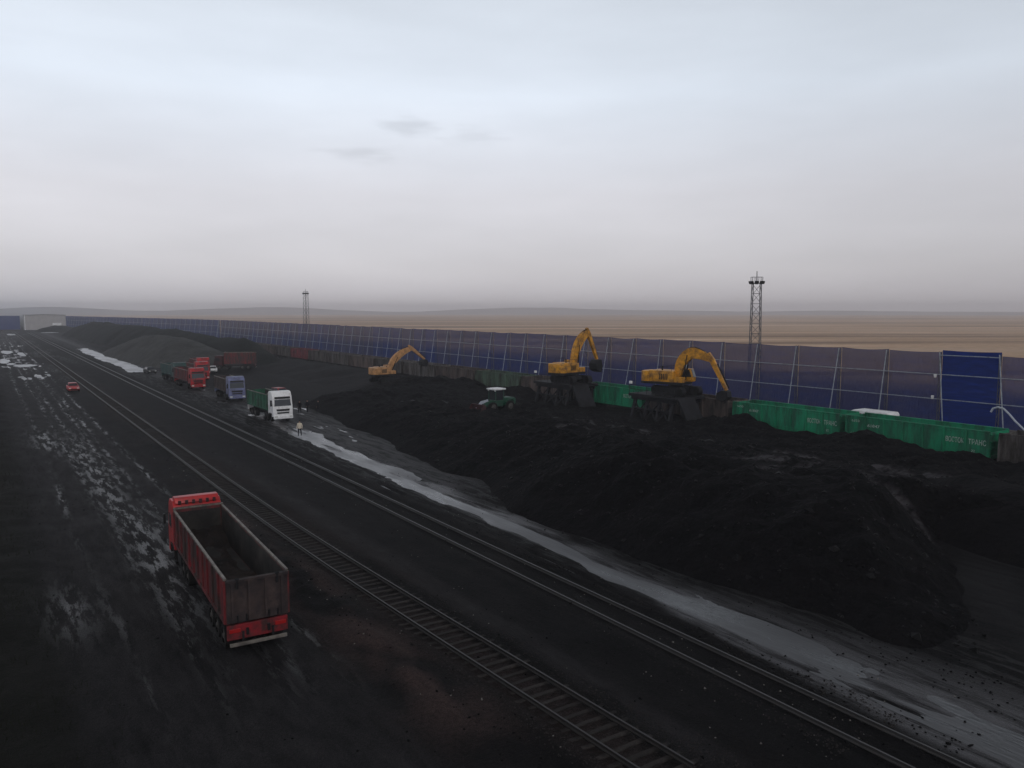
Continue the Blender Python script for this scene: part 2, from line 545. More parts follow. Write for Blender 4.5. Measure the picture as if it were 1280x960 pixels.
# ---------------------------------------------------------------- mesh helpers
class MB:
    def __init__(s):
        s.v, s.f = [], []

    def add(s, v, f):
        o = len(s.v)
        s.v += [tuple(p) for p in v]
        s.f += [tuple(i + o for i in q) for q in f]
        return s

    def box(s, c, d, rot=None):
        x, y, z = (k / 2 for k in d)
        vs = [Vector(p) for p in ((-x, -y, -z), (x, -y, -z), (x, y, -z), (-x, y, -z), (-x, -y, z), (x, -y, z), (x, y, z), (-x, y, z))]
        if rot is not None:
            vs = [rot @ p for p in vs]
        vs = [p + Vector(c) for p in vs]
        return s.add(vs, [(3, 2, 1, 0), (4, 5, 6, 7), (0, 1, 5, 4), (1, 2, 6, 5), (2, 3, 7, 6), (3, 0, 4, 7)])

    def hexa(s, b, t):
        """b, t: four points each, counter-clockwise seen from above"""
        return s.add(list(b) + list(t), [(3, 2, 1, 0), (4, 5, 6, 7), (0, 1, 5, 4), (1, 2, 6, 5), (2, 3, 7, 6), (3, 0, 4, 7)])

    def prism(s, poly, a0, a1, axis='x'):
        n = len(poly)
        put = {'x': lambda a, p: (a, p[0], p[1]), 'y': lambda a, p: (p[0], a, p[1]), 'z': lambda a, p: (p[0], p[1], a)}[axis]
        v = [put(a0, p) for p in poly] + [put(a1, p) for p in poly]
        f = [tuple(range(n))[::-1], tuple(range(n, 2 * n))] + [(i, (i + 1) % n, n + (i + 1) % n, n + i) for i in range(n)]
        return s.add(v, f)

    def tube(s, p0, p1, r0, r1=None, n=8):
        r1 = r0 if r1 is None else r1
        p0, p1 = Vector(p0), Vector(p1)
        d = (p1 - p0).normalized()
        u = d.orthogonal().normalized()
        w = d.cross(u)
        v = []
        for p, r in ((p0, r0), (p1, r1)):
            for i in range(n):
                a = 2 * PI * i / n
                v.append(p + (u * math.cos(a) + w * math.sin(a)) * r)
        return s.add(v, [tuple(range(n))[::-1], tuple(range(n, 2 * n))] + [(i, (i + 1) % n, n + (i + 1) % n, n + i) for i in range(n)])

    def path(s, pts, r, n=8):
        pts = [Vector(p) for p in pts]
        v, f = [], []
        u = None
        for k, p in enumerate(pts):
            d = (pts[min(k + 1, len(pts) - 1)] - pts[max(k - 1, 0)]).normalized()
            if u is None:
                u = d.orthogonal().normalized()
            u = (u - d * u.dot(d)).normalized()
            w = d.cross(u)
            for i in range(n):
                a = 2 * PI * i / n
                v.append(p + (u * math.cos(a) + w * math.sin(a)) * r)
        for k in range(len(pts) - 1):
            for i in range(n):
                f.append((k * n + i, k * n + (i + 1) % n, (k + 1) * n + (i + 1) % n, (k + 1) * n + i))
        f.append(tuple(range(n))[::-1])
        f.append(tuple(range((len(pts) - 1) * n, len(pts) * n)))
        return s.add(v, f)

    def build(s, name, m, parent=None, bevel=0.0, smooth=False, seg=2, loc=None):
        me = bpy.data.meshes.new(name)
        bm = bmesh.new()
        vs = [bm.verts.new(p) for p in s.v]
        for q in s.f:
            try:
                bm.faces.new([vs[i] for i in q])
            except ValueError:
                pass
        bmesh.ops.recalc_face_normals(bm, faces=bm.faces)
        if bevel:
            ed = [e for e in bm.edges if len(e.link_faces) == 2 and e.calc_face_angle(0) > .35]
            bmesh.ops.bevel(bm, geom=ed, offset=bevel, segments=seg, affect='EDGES', profile=.6, clamp_overlap=True)
        if smooth:
            for q in bm.faces:
                q.smooth = True
        bm.to_mesh(me)
        bm.free()
        if smooth:
            for e in me.edges:
                pass
            try:
                me.set_sharp_from_angle(angle=math.radians(40))
            except Exception:
                pass
        me.materials.append(m)
        o = bpy.data.objects.new(name, me)
        C.objects.link(o)
        if parent:
            o.parent = parent
        if loc:
            o.location = loc
        return o


def thing(name, label, cat, loc=(0, 0, 0), rotz=0.0, group=None):
    o = bpy.data.objects.new(name, None)
    C.objects.link(o)
    o.empty_display_size = .3
    o.location = loc
    o.rotation_euler = (0, 0, rotz)
    return tag(o, label, cat, group)


def tag(o, label, cat, group=None):
    o['label'] = label
    o['category'] = cat
    if group:
        o['group'] = group
    return o


def struct(o, kind='structure'):
    o['kind'] = kind
    return o


def copy_tree(o, parent=None):
    c = o.copy()
    C.objects.link(c)
    if parent:
        c.parent = parent
    for ch in list(o.children):
        copy_tree(ch, c)
    return c


def grid_mesh(name, xs, ys, Z, m, attrs=None, keep=None, smooth=True, mats=None):
    nx, ny = len(xs), len(ys)
    X, Y = np.meshgrid(xs, ys)
    co = np.stack([X, Y, Z], -1).reshape(-1, 3)
    i = np.arange(nx * ny).reshape(ny, nx)
    q = np.stack([i[:-1, :-1], i[:-1, 1:], i[1:, 1:], i[1:, :-1]], -1).reshape(-1, 4)
    if keep is not None:
        kk = keep.reshape(-1)[q].any(1)
        q = q[kk]
        used = np.unique(q)
        re = np.full(nx * ny, -1)
        re[used] = np.arange(len(used))
        q = re[q]
        co = co[used]
    else:
        used = np.arange(nx * ny)
    me = bpy.data.meshes.new(name)
    me.vertices.add(len(co))
    me.vertices.foreach_set('co', co.ravel())
    me.loops.add(q.size)
    me.loops.foreach_set('vertex_index', q.ravel().astype(np.int32))
    me.polygons.add(len(q))
    me.polygons.foreach_set('loop_start', np.arange(0, q.size, 4, dtype=np.int32))
    me.polygons.foreach_set('use_smooth', np.full(len(q), smooth))
    me.update(calc_edges=True)
    for k, a in (attrs or {}).items():
        at = me.attributes.new(k, 'FLOAT', 'POINT')
        at.data.foreach_set('value', a.reshape(-1)[used].astype(np.float32))
    me.materials.append(m)
    o = bpy.data.objects.new(name, me)
    C.objects.link(o)
    return o


def dirz(dx, dy):
    """rotation about z that turns local +Y into (dx, dy)"""
    return math.atan2(-dx, dy)


# ================================================================ SETTING
STRIP_Y = [10, 15, 18, 21, 25, 31, 36, 43, 52, 63, 74, 87, 100, 120, 150]
STRIP_LO = [25, 25.1, 25.3, 25.5, 26, 26.7, 27.2, 27.3, 27.3, 27.8, 28.2, 28.5, 29.2, 29.6, 29.8]
STRIP_HI = [31.6, 31.0, 30.9, 30.4, 29.9, 29.1, 29.0, 29.4, 29.6, 29.9, 30.1, 30.6, 31.2, 32.0, 32.2]
TOE_Y = [8, 15, 20, 25, 34, 45, 50, 55, 60, 66, 72, 81, 90, 100, 115, 135]
TOE_X = [31.8, 31.2, 31.4, 31.0, 30.0, 30.3, 31.4, 33.6, 32.9, 33.6, 34.3, 36.4, 36.2, 37.6, 39.0, 44]


def axis(parts):
    r = []
    for a, b, st in parts:
        r += list(np.arange(a, b - 1e-6, st))
    r.append(parts[-1][1])
    return np.array(r)


def rut_lines(X, Y):
    m = np.zeros_like(X)
    for k, x0 in enumerate((4.3, 6.3, 7.4, 8.7, 9.5, 11.1)):
        xx = x0 + .55 * fbm(Y * .035, Y * 0 + k * 3.1, 141 + k, 3)
        m = np.maximum(m, np.exp(-((X - xx) / .24) ** 2) * (.6 + .8 * fbm(Y * .12, Y * 0 + k, 151, 3)))
    return m


def bend(Y):
    Y = np.asarray(Y, float)
    r = 0
    for k in (-7, -3.5, 0, 3.5, 7):
        r = r + np.interp(Y + k, [5, 18, 24, 34, 46, 60, 117, 640], [17.0, 16.55, 16.3, 15.85, 15.5, 15.4, 15.5, 15.6]) / 5
    return r


def ground_h(X, Y):
    z = .10 * fbm(X * .22, Y * .16, 3, 4) + .05 * fbm(X * 1.3, Y * .7, 5, 3)
    # haul road on the left with ruts along its length
    road = sstep(-1, 2, X) * (1 - sstep(10.5, 12.5, X))
    z = z + road * (.11 * fbm(X * .9, Y * .16, 21, 5) + .05 * fbm(X * 1.3, Y * .05, 23, 3) - .075 * rut_lines(X, Y))
    # loading road, sunk a little and smooth, so that water stands in it
    lo = np.interp(Y, STRIP_Y, STRIP_LO) + .5 * fbm(Y * .35, X * 0 + 2.2, 31, 4)
    hi = np.interp(Y, STRIP_Y, STRIP_HI) + .6 * fbm(Y * .3, X * 0 + 7.2, 33, 4)
    st = sstep(lo - .5, lo + .25, X) * (1 - sstep(hi - .4, hi + 1.2, X)) * (1 - sstep(96, 112, Y) * .55)
    z = z * (1 - .75 * st) - .11 * st + .10 * st * fbm(X * 1.1, Y * .13, 35, 5) + .12 * st * sstep(.45, 1.1, (X - lo) / (hi - lo)) * sstep(60, 40, Y)
    apron = sstep(hi - .5, hi + .8, X) * (1 - sstep(37, 40, X)) * sstep(50, 56, Y) * (1 - sstep(112, 135, Y))
    z = z * (1 - .3 * apron) + apron * (-.030 + .15 * fbm(X * .9, Y * .16, 41, 5))
    # berm of swept coal between the second track and the loading road, with a narrow ditch of water along it
    bm_ = np.exp(-((X - 26.3 + .5 * sstep(30, 15, Y)) / .35) ** 2) * sstep(10, 20, Y) * (1 - sstep(70, 110, Y))
    z = z + bm_ * (.06 + .16 * fbm(X * .9, Y * .5, 51, 3))
    dt = np.exp(-((X - 25.65 + .12 * np.sin(Y * .5) - .012 * (Y - 30)) / .17) ** 2) * np.maximum(sstep(24.5, 26, Y) * (1 - sstep(36, 38, Y)), sstep(53, 54, Y) * (1 - sstep(58, 59.5, Y)))
    z = z * (1 - dt) - .14 * dt
    # far wet strip by the netted mound
    fs = sstep(27, 28.2, X + 1.2 * fbm(Y * .05, X * 0, 61, 3)) * (1 - sstep(31, 32.5, X + 1.2 * fbm(Y * .05, X * 0 + 4, 62, 3))) * sstep(196, 206, Y) * (1 - sstep(325, 345, Y))
    z = z - .16 * fs
    # ground kept low under the tracks, ballast shoulders
    for tx in (bend(Y), 23.65):
        tb = 1 - sstep(1.0, 1.7, np.abs(X - tx))
        z = z * (1 - .85 * tb) - .015 * tb
        z = z + (.10 + .08 * fbm(X * .8, Y * .5, 57, 3)) * np.exp(-((np.abs(X - tx) - 1.75) / .5) ** 2)
    # rough earth ridge beside the first track
    rg = np.exp(-((X - 12.9) / .9) ** 2) * sstep(20, 27, Y) * (1 - sstep(46, 60, Y))
    z = z + rg * (.20 + .35 * fbm(X * 1.1, Y * .8, 71, 4))
    # verge at the far left rises out of the road
    vg = 1 - sstep(-.5, 3.6, X + .9 * fbm(Y * .12, X * 0 + 1.5, 81, 3))
    z = z + vg * (.35 + .5 * fbm(X * .5, Y * .3, 83, 4))
    return z


xs = axis([(-120, -20, 8), (-20, -4, 1.2), (-4, 24.8, .3), (24.8, 27, .11), (27, 41, .3), (41, 80, 1.2), (80, 112, 3)])
ys = axis([(-60, 8, 4), (8, 70, .3), (70, 130, .6), (130, 360, 1.4), (360, 1000, 8)])
X, Y = np.meshgrid(xs, ys)
Z = ground_h(X, Y)
edge = np.minimum.reduce([X - xs[0], xs[-1] - X, Y - ys[0], ys[-1] - Y])
Z = np.where(edge < .5, -.9, Z)
soil = np.exp(-((X - 13.0) / 1.5) ** 2) * sstep(18, 24, Y) * (1 - sstep(50, 75, Y)) * sstep(-.25, .25, fbm(X * .7, Y * .35, 91, 3))
soil = np.maximum(soil, .35 * np.exp(-((np.abs(X - bend(Y))) / 2.3) ** 2) * sstep(-.2, .3, fbm(X * .5, Y * .1, 93, 3)))
weeds = (1 - sstep(.5, 3.2, X + fbm(Y * .1, X * 0, 95, 3))) * (1 - sstep(85, 120, Y))
road = sstep(1, 3, X) * (1 - sstep(10, 12, X))
dust = np.maximum(road * .5 * sstep(.05, .5, fbm(X * .6, Y * .12, 97, 4)), .5 * sstep(-.1, .4, fbm(X * .3, Y * .03, 99, 4)) * sstep(110, 200, Y))
dust = np.maximum(dust, .45 * sstep(17.4, 18.2, X) * (1 - sstep(18.6, 19.4, X)) * (1 - sstep(60, 90, Y)))
wl = np.exp(-((X - 7.5 - .6 * fbm(Y * .06, X * 0, 113, 3)) / 1.15) ** 2) * sstep(30, 40, Y) * (1 - sstep(85, 115, Y))
wl = np.maximum(wl, np.exp(-((X - 4.8) / 1.3) ** 2) * sstep(70, 80, Y) * (1 - sstep(125, 150, Y)) * sstep(-.2, .2, fbm(X * .4, Y * .08, 115, 3)))
wl = np.maximum(wl, .8 * np.exp(-((X - 2.6) / 1.0) ** 2) * np.exp(-((Y - 41) / 4) ** 2))
wl = np.maximum(wl, .5 * sstep(1, 4, X) * (1 - sstep(18, 24, X)) * sstep(150, 210, Y) * sstep(-.05, .25, fbm(X * .3, Y * .03, 117, 4)))
rl = rut_lines(X, Y) * sstep(24, 34, Y)
wl = np.maximum(wl, 1.3 * rl)
dust = np.maximum(dust, .45 * road * (1 - rl))
lo = np.interp(Y, STRIP_Y, STRIP_LO)
hi = np.interp(Y, STRIP_Y, STRIP_HI)
slush = sstep(lo - .3, lo + .5, X + .5 * fbm(X * .5, Y * .25, 161, 4)) * (1 - sstep(hi - .1, hi + .9, X + 1.4 * fbm(X * .4, Y * .2, 163, 4))) * (1 - sstep(100, 125, Y) * .6)
apr = sstep(hi - .5, hi + .8, X) * (1 - sstep(36, 39.5, X)) * sstep(50, 57, Y) * (1 - sstep(108, 135, Y))
su = (X - lo) / (hi - lo)
slush = slush * (1 - .65 * sstep(.5, 1.0, su) * sstep(40, 25, Y))
slush = np.maximum(slush, .45 * apr)
pth = np.clip(1 - np.abs((Y - 15.4) - (X - 37.0) * .66) / 3.4 + .7 * fbm(X * .45, Y * .45, 165, 4), 0, 1) * sstep(33, 36, X) * (1 - sstep(48, 52, X))
slush = np.maximum(slush, .12 * pth)
wet = np.maximum(wl, .35 * sstep(25, 27, X) * (1 - sstep(33, 36, X)))
ground = grid_mesh('ground', xs, ys, Z, M['ground'], dict(soil=soil, weeds=weeds, dust=dust, wet=wet, slush=slush))
struct(ground)

pl = MB()
R = 6000
ring = [(R * math.cos(2 * PI * i / 96), R * math.sin(2 * PI * i / 96), -.5) for i in range(96)]
pl.add(ring, [tuple(range(96))])
struct(pl.build('plain', M['plain']))


def water(name, x0, x1, y0, y1, z, m):
    o = MB().add([(x0, y0, z), (x1, y0, z), (x1, y1, z), (x0, y1, z)], [(0, 1, 2, 3)]).build(name, m)
    return struct(o)


water('puddle', .8, 11.5, 20, 190, -.165, M['water'])
water('puddle', 24.9, 38.5, 8, 150, -.078, M['water'])
water('puddle', 26, 34, 195, 346, -.085, M['ice'])
water('puddle', 2, 22, 190, 420, -.066, M['water'])


def patch(name, cx, cy, rx, ry, z, m, seed):
    n = 40
    v = []
    for i in range(n):
        a = 2 * PI * i / n
        k = 1 + .5 * float(fbm(math.cos(a) * 1.3 + seed, math.sin(a) * 1.3, seed, 4)) + .22 * float(vnoise(i * .9, seed, 5))
        v.append((cx + rx * k * math.cos(a), cy + ry * k * math.sin(a), z + .04))
    v += [(p[0], p[1], -.15) for p in v]
    o = MB().add(v, [tuple(range(n))] + [(i, i + n, (i + 1) % n + n, (i + 1) % n) for i in range(n)]).build(name, m)
    return struct(o)


for i, (cx, cy, rx, ry) in enumerate(((3.9, 262, 1.9, 10), (5.8, 318, 1.8, 12), (8.2, 237, 2.2, 5), (5.3, 246, 1.2, 4), (9.5, 300, .9, 14), (1.5, 270, 1.6, 8), (13, 560, 2, 18), (36, 600, 5, 10))):
    patch('ice_patch', cx, cy, rx, ry, .08, M['ice'], 3 + i * 7)


# hazy hills on the horizon
def hills():
    n = 260
    az0, az1 = math.radians(-12), math.radians(84)
    v, f = [], []
    for i in range(n + 1):
        a = az0 + (az1 - az0) * i / n
        px = 640 + 985 * math.tan(a - YAW) if abs(a - YAW) < 1.2 else 9999
        h = 10 + 12 * float(fbm(i * .05, 3.3, 201, 5))
        h += 26 * math.exp(-((px - 340) / 120) ** 2) + 22 * math.exp(-((px - 690) / 130) ** 2) + 20 * math.exp(-((px - 60) / 90) ** 2)
        h = max(6, h)
        for r, z in ((3300, -2), (3560, h * .75), (3800, h), (4300, -2)):
            v.append((r * math.sin(a), r * math.cos(a), z))
    for i in range(n):
        for k in range(3):
            a = i * 4 + k
            f.append((a, a + 1, a + 5, a + 4))
    return MB().add(v, f).build('hills', M['hill'], smooth=True)


struct(hills())


# ---------------------------------------------------------------- coal heaps
def plateau_h(X, Y):
    xt = np.interp(Y, TOE_Y, TOE_X) + .9 * fbm(Y * .22, Y * 0 + 5, 301, 4)
    zc = np.interp(Y, [8, 18, 25, 45, 60, 75, 100, 118, 140], [3.0, 3.5, 3.9, 4.1, 3.3, 2.7, 2.1, 1.8, 1.2])
    zc = zc + .9 * fbm(X * .11, Y * .11, 303, 4)
    top = zc + (2.0 - zc) * sstep(44, 57, X) + (.42 + 1.25 * np.maximum(-.3, fbm(X * .12, Y * .17, 305, 4)) + .75 * np.exp(-((Y - 55.5) / 3.2) ** 2) + .35 * np.exp(-((Y - 36) / 3) ** 2)) * sstep(60.5, 65.5, X)
    top = top + .25 * fbm(X * .5, Y * .3, 307, 4)
    sl = (X - xt) * (.52 + .25 * fbm(X * .08, Y * .12, 309, 3))
    k = .7
    h = -np.log(np.exp(-np.clip(sl, -20, 20) / k) + np.exp(-np.clip(top, -20, 20) / k)) * k
    rough = fbm(X * .55, Y * .5, 311, 5, .6)
    h = h + (.55 * rough - .5 * np.abs(fbm(X * .28 + .1 * Y, Y * .22, 315, 4)) + .16 * np.abs(fbm(X * 1.5, Y * 1.4, 317, 3))) * sstep(.3, 1.5, h)
    # slides and bucket bites in the face
    face = sstep(0, 2.5, X - xt) * (1 - sstep(7, 12, X - xt))
    h = h - face * .9 * np.maximum(0, fbm(Y * .33 + .3 * fbm(X * .2, Y * .2, 318, 2), X * .04, 319, 3))
    # the coal was dug away around the two steel platforms
    h = h - (h - np.minimum(h, 1.45 + .3 * rough)) * sstep(59.5, 62.5, X) * sstep(60, 62.5, Y) * (1 - sstep(91, 94, Y))
    # the bank breaks off towards the train and towards the path on the right
    h = h - (h - 1.5) * sstep(66.9, 68.4, X)
    d = ((Y - 15.6) - (X - 36.3) * .66) / 1.2
    d = d + 30 * sstep(49, 54, X) * sstep(4, 9, Y)
    h = h * sstep(.3, 7.0, d + 2.2 * fbm(X * .3, Y * .3, 313, 4)) - .5 * (1 - sstep(.3, 1.2, d + fbm(X * .2, Y * .2, 313, 3)))
    h = h * (1 - sstep(112, 128, Y) * (1 - sstep(56, 62, X)) * .85) - .6 * sstep(112, 124, Y) * (1 - sstep(50, 57, X))
    return h


xs = axis([(27, 68.4, .28)])
ys = axis([(3, 60, .28), (60, 128, .55)])
X, Y = np.meshgrid(xs, ys)
Z = plateau_h(X, Y)
Z = np.where(Y > 127.6, -.5, Z)
Z = np.where(((Y - 15.6) - (X - 36.3) * .66 < -1.0) & (X < 48), -.6, Z)
Z = Z - (Z + .6) * sstep(18.6, 14.6, Y + 1.2 * fbm(X * .4, Y * .4, 333, 3)) * (1 - sstep(39, 42.5, X))
Z = np.maximum(Z, -.6)


def line_mask(X, Y, lines):
    m = np.zeros_like(X)
    for pts, w in lines:
        wob_ = .35 * fbm(X * .25, Y * .25, 331, 3)
        for (ax, ay), (bx, by) in zip(pts[:-1], pts[1:]):
            L2 = (bx - ax) ** 2 + (by - ay) ** 2
            u = np.clip(((X - ax) * (bx - ax) + (Y - ay) * (by - ay)) / L2, 0, 1)
            d_ = np.hypot(X - ax - u * (bx - ax), Y - ay - u * (by - ay)) + wob_
            m = np.maximum(m, 1 - sstep(w * .5, w * 1.6, d_))
    return m


RUTS = (([(52.9, 71), (52, 60), (53.3, 47), (52.6, 40)], .40), ([(43.4, 37.5), (48, 35.4), (51, 34.0), (54.5, 31.2)], .8),
        ([(43, 34.2), (47.5, 33.0), (50.5, 31.4)], .5), ([(48.6, 31), (47.0, 27), (45.6, 24.0)], .22), ([(49.8, 31), (48.4, 27.2), (46.8, 24.6)], .22),
        ([(57, 38), (57.5, 31), (57, 26)], .5), ([(46, 95), (48.5, 87)], .4), ([(55, 43), (58, 34)], .4), ([(53, 30), (55.5, 25), (57, 21)], .5),
        ([(44, 58), (50, 56), (53, 53)], .3))
M['coal_heap'] = mat('coal_heap', (.0036, .0034, .0040), .9, .05, .55, 1.2, dirt=(.0066, .0060, .0066), dirt_amt=.35, dirt_scale=.3, bump=.35, bump_scale=2.6, rut=(.060, .056, .062))
rutm = line_mask(X, Y, RUTS)
Z = Z - .08 * rutm
o = grid_mesh('coal_heap', xs, ys, Z, M['coal_heap'], dict(rut=rutm), keep=Z > -.35)
tag(o, 'vast flat-topped black coal heap between the wet road and the green wagons', 'coal heap')


def bank_h(X, Y):
    base = 2.1 + .6 * fbm(Y * .1, X * .1, 321, 3)
    h = base * sstep(49 + 4 * fbm(Y * .05, X * 0, 323, 3), 64, X) + .4 * fbm(X * .2, Y * .2, 325, 4)
    h = h * (1 - .8 * sstep(66.6, 68.3, X)) * sstep(125, 131, Y + X * 0) * (1 - sstep(205, 222, Y))
    return h - .25


xs = axis([(44, 68.4, .7)])
ys = axis([(124, 224, .9)])
X, Y = np.meshgrid(xs, ys)
Z = np.maximum(bank_h(X, Y), -.6)
o = grid_mesh('coal_bank', xs, ys, Z, M['coal_dust_bank'], keep=Z > -.35)
tag(o, 'low dusty coal bank below the lone excavator behind the queue of lorries', 'coal heap')


def ridge(name, label, m, x0, x1, y0, y1, hx, crest, seed, step=1.2, sharp=1.6):
    """crest: list of (y, z, xc, half-width)"""
    cy, cz, cx_, cw = (np.array(k) for k in zip(*crest))
    xs = axis([(x0, x1, step)])
    ys = axis([(y0, y1, step * 1.3)])
    X, Y = np.meshgrid(xs, ys)
    z0 = np.interp(Y, cy, cz) + .5 * fbm(Y * .05, X * 0, seed + 7, 3)
    xc = np.interp(Y, cy, cx_)
    w = np.interp(Y, cy, cw) * (1 + .35 * fbm(Y * .04, X * 0, seed, 3))
    u = np.clip(np.abs(X - xc) / w, 0, 1)
    Z = z0 * (1 - u ** sharp) + (.9 * fbm(X * .12, Y * .09, seed + 3, 4) + .25 * fbm(X * .5, Y * .4, seed + 5, 3)) * sstep(0, .4, 1 - u) - .45
    Z = np.maximum(Z, -.6)
    o = grid_mesh(name, xs, ys, Z, m, keep=Z > -.4)
    return tag(o, label, 'coal heap')


ridge('coal_mound', 'grey-green netted mound with a rounded end beside the icy roadside strip', M['mound_net'], 30, 62, 196, 330, 0,
      [(198, 0, 47, 10), (206, 4.2, 46, 12), (222, 6.6, 45, 13), (250, 7.0, 44.5, 13), (285, 6.0, 44, 12), (315, 3.0, 44, 10), (329, 0, 44, 8)], 401)
ridge('coal_mound', 'long dark ridge of coal rising behind the grey-green netted mound', M['mound_dark'], 36, 68.2, 190, 585, 0,
      [(192, 0, 60, 5), (202, 3.8, 59.5, 7.5), (218, 6.6, 58.5, 9.5), (260, 7.4, 56.5, 11), (330, 8.0, 54, 13), (400, 8.6, 52, 14), (500, 8.3, 51, 14), (555, 5, 50, 12), (583, 0, 50, 9)], 421, 1.5)
ridge('coal_mound', 'low hazy dirt mound in front of the pale far shed', M['mound_dark'], 24, 64, 590, 690, 0,
      [(592, 0, 44, 10), (625, 4.2, 44, 16), (655, 4.0, 42, 15), (688, 0, 42, 10)], 441, 2.0)
ridge('coal_mound', 'black coal mound at the bottom right corner across the grey path', M['coal'], 40, 62, 15, 35, 0,
      [(16, .2, 48, 3), (19, 1.9, 50.5, 4.5), (23, 3.0, 53.5, 6), (27, 2.9, 55.5, 6), (31, 1.5, 56.5, 5), (34.5, 0, 57, 3)], 461, .45)


# ---------------------------------------------------------------- railway tracks
def track(label, xc, y0, y1, z, rail_m, sleepers_n, spacing=.62, buried=0.0, off=None):
    off = off or (lambda y: 0.0)
    t = thing('railway_track', label, 'railway track', (xc, 0, z))
    for s_ in (-1, 1):
        mb = MB()
        prof = [(-.07, 0), (.07, 0), (.07, .025), (.012, .05), (.012, .12), (.035, .13), (.035, .16), (-.035, .16), (-.035, .13), (-.012, .12), (-.012, .05), (-.07, .025)]
        yy = list(np.arange(y0, 130, 2.0)) + list(np.linspace(130, y1, 12))
        k = len(prof)
        v = [(p[0] + s_ * .76 + off(y), y, p[1]) for y in yy for p in prof]
        f = [(i * k + j, i * k + (j + 1) % k, (i + 1) * k + (j + 1) % k, (i + 1) * k + j) for i in range(len(yy) - 1) for j in range(k)]
        mb.add(v, f + [tuple(range(k)), tuple(range((len(yy) - 1) * k, len(yy) * k))[::-1]])
        mb.build('rail', rail_m, t)
    sl = MB().hexa([(-1.3, -.125, -.14), (1.3, -.125, -.14), (1.3, .125, -.14), (-1.3, .125, -.14)], [(-1.3, -.105, 0), (1.3, -.105, 0), (1.3, .105, 0), (-1.3, .105, 0)]).build('sleeper', M['sleeper'], t, bevel=.02, seg=1)
    sl.location = (off(y0 + .3), y0 + .3, -.004)
    k = 1
    y = y0 + .3 + spacing
    rest = MB()
    while y < y1:
        dz = -.006 - .035 * buried * random.random()
        if k < sleepers_n:
            c = sl.copy()
            C.objects.link(c)
            c.location = (off(y) + random.uniform(-.04, .04), y + random.uniform(-.03, .03), dz)
            c.rotation_euler = (random.uniform(-.03, .03), random.uniform(-.008, .008), random.uniform(-.035, .035))
        elif y < 260:
            rest.box((off(y), y, -.08 + dz), (2.6, .24, .15))
        k += 1
        y += spacing
    if rest.v:
        r = rest.build('sleeper', M['sleeper'], t)
        r['kind'] = 'stuff'
    return t


track('rusty railway track with its sleepers showing, nearest the haul road', 16.0, 16, 640, .05, M['rail'], 95, buried=1.2, off=lambda y: float(bend(y)) - 16.0)
track('railway track sunk in coal dust, second from the haul road, beside the wet loading road', 23.65, 8, 600, -.02, M['rail_pale'], 60, buried=1)
track('railway track under the long train of open wagons', 70.6, -10, 345, .12, M['rail'], 20)


# ---------------------------------------------------------------- windbreak fences
def lattice(mb, base, h, w, n, dx=Vector((1, 0, 0)), r=.05):
    a, b = Vector(base) - dx * w / 2, Vector(base) + dx * w / 2
    up = Vector((0, 0, h))
    mb.tube(a, a + up, r, n=5)
    mb.tube(b, b + up, r, n=5)
    for k in range(n):
        z0, z1 = h * k / n, h * (k + 1) / n
        p, q = (a, b) if k % 2 == 0 else (b, a)
        mb.tube(p + Vector((0, 0, z0)), q + Vector((0, 0, z1)), r * .6, n=4)


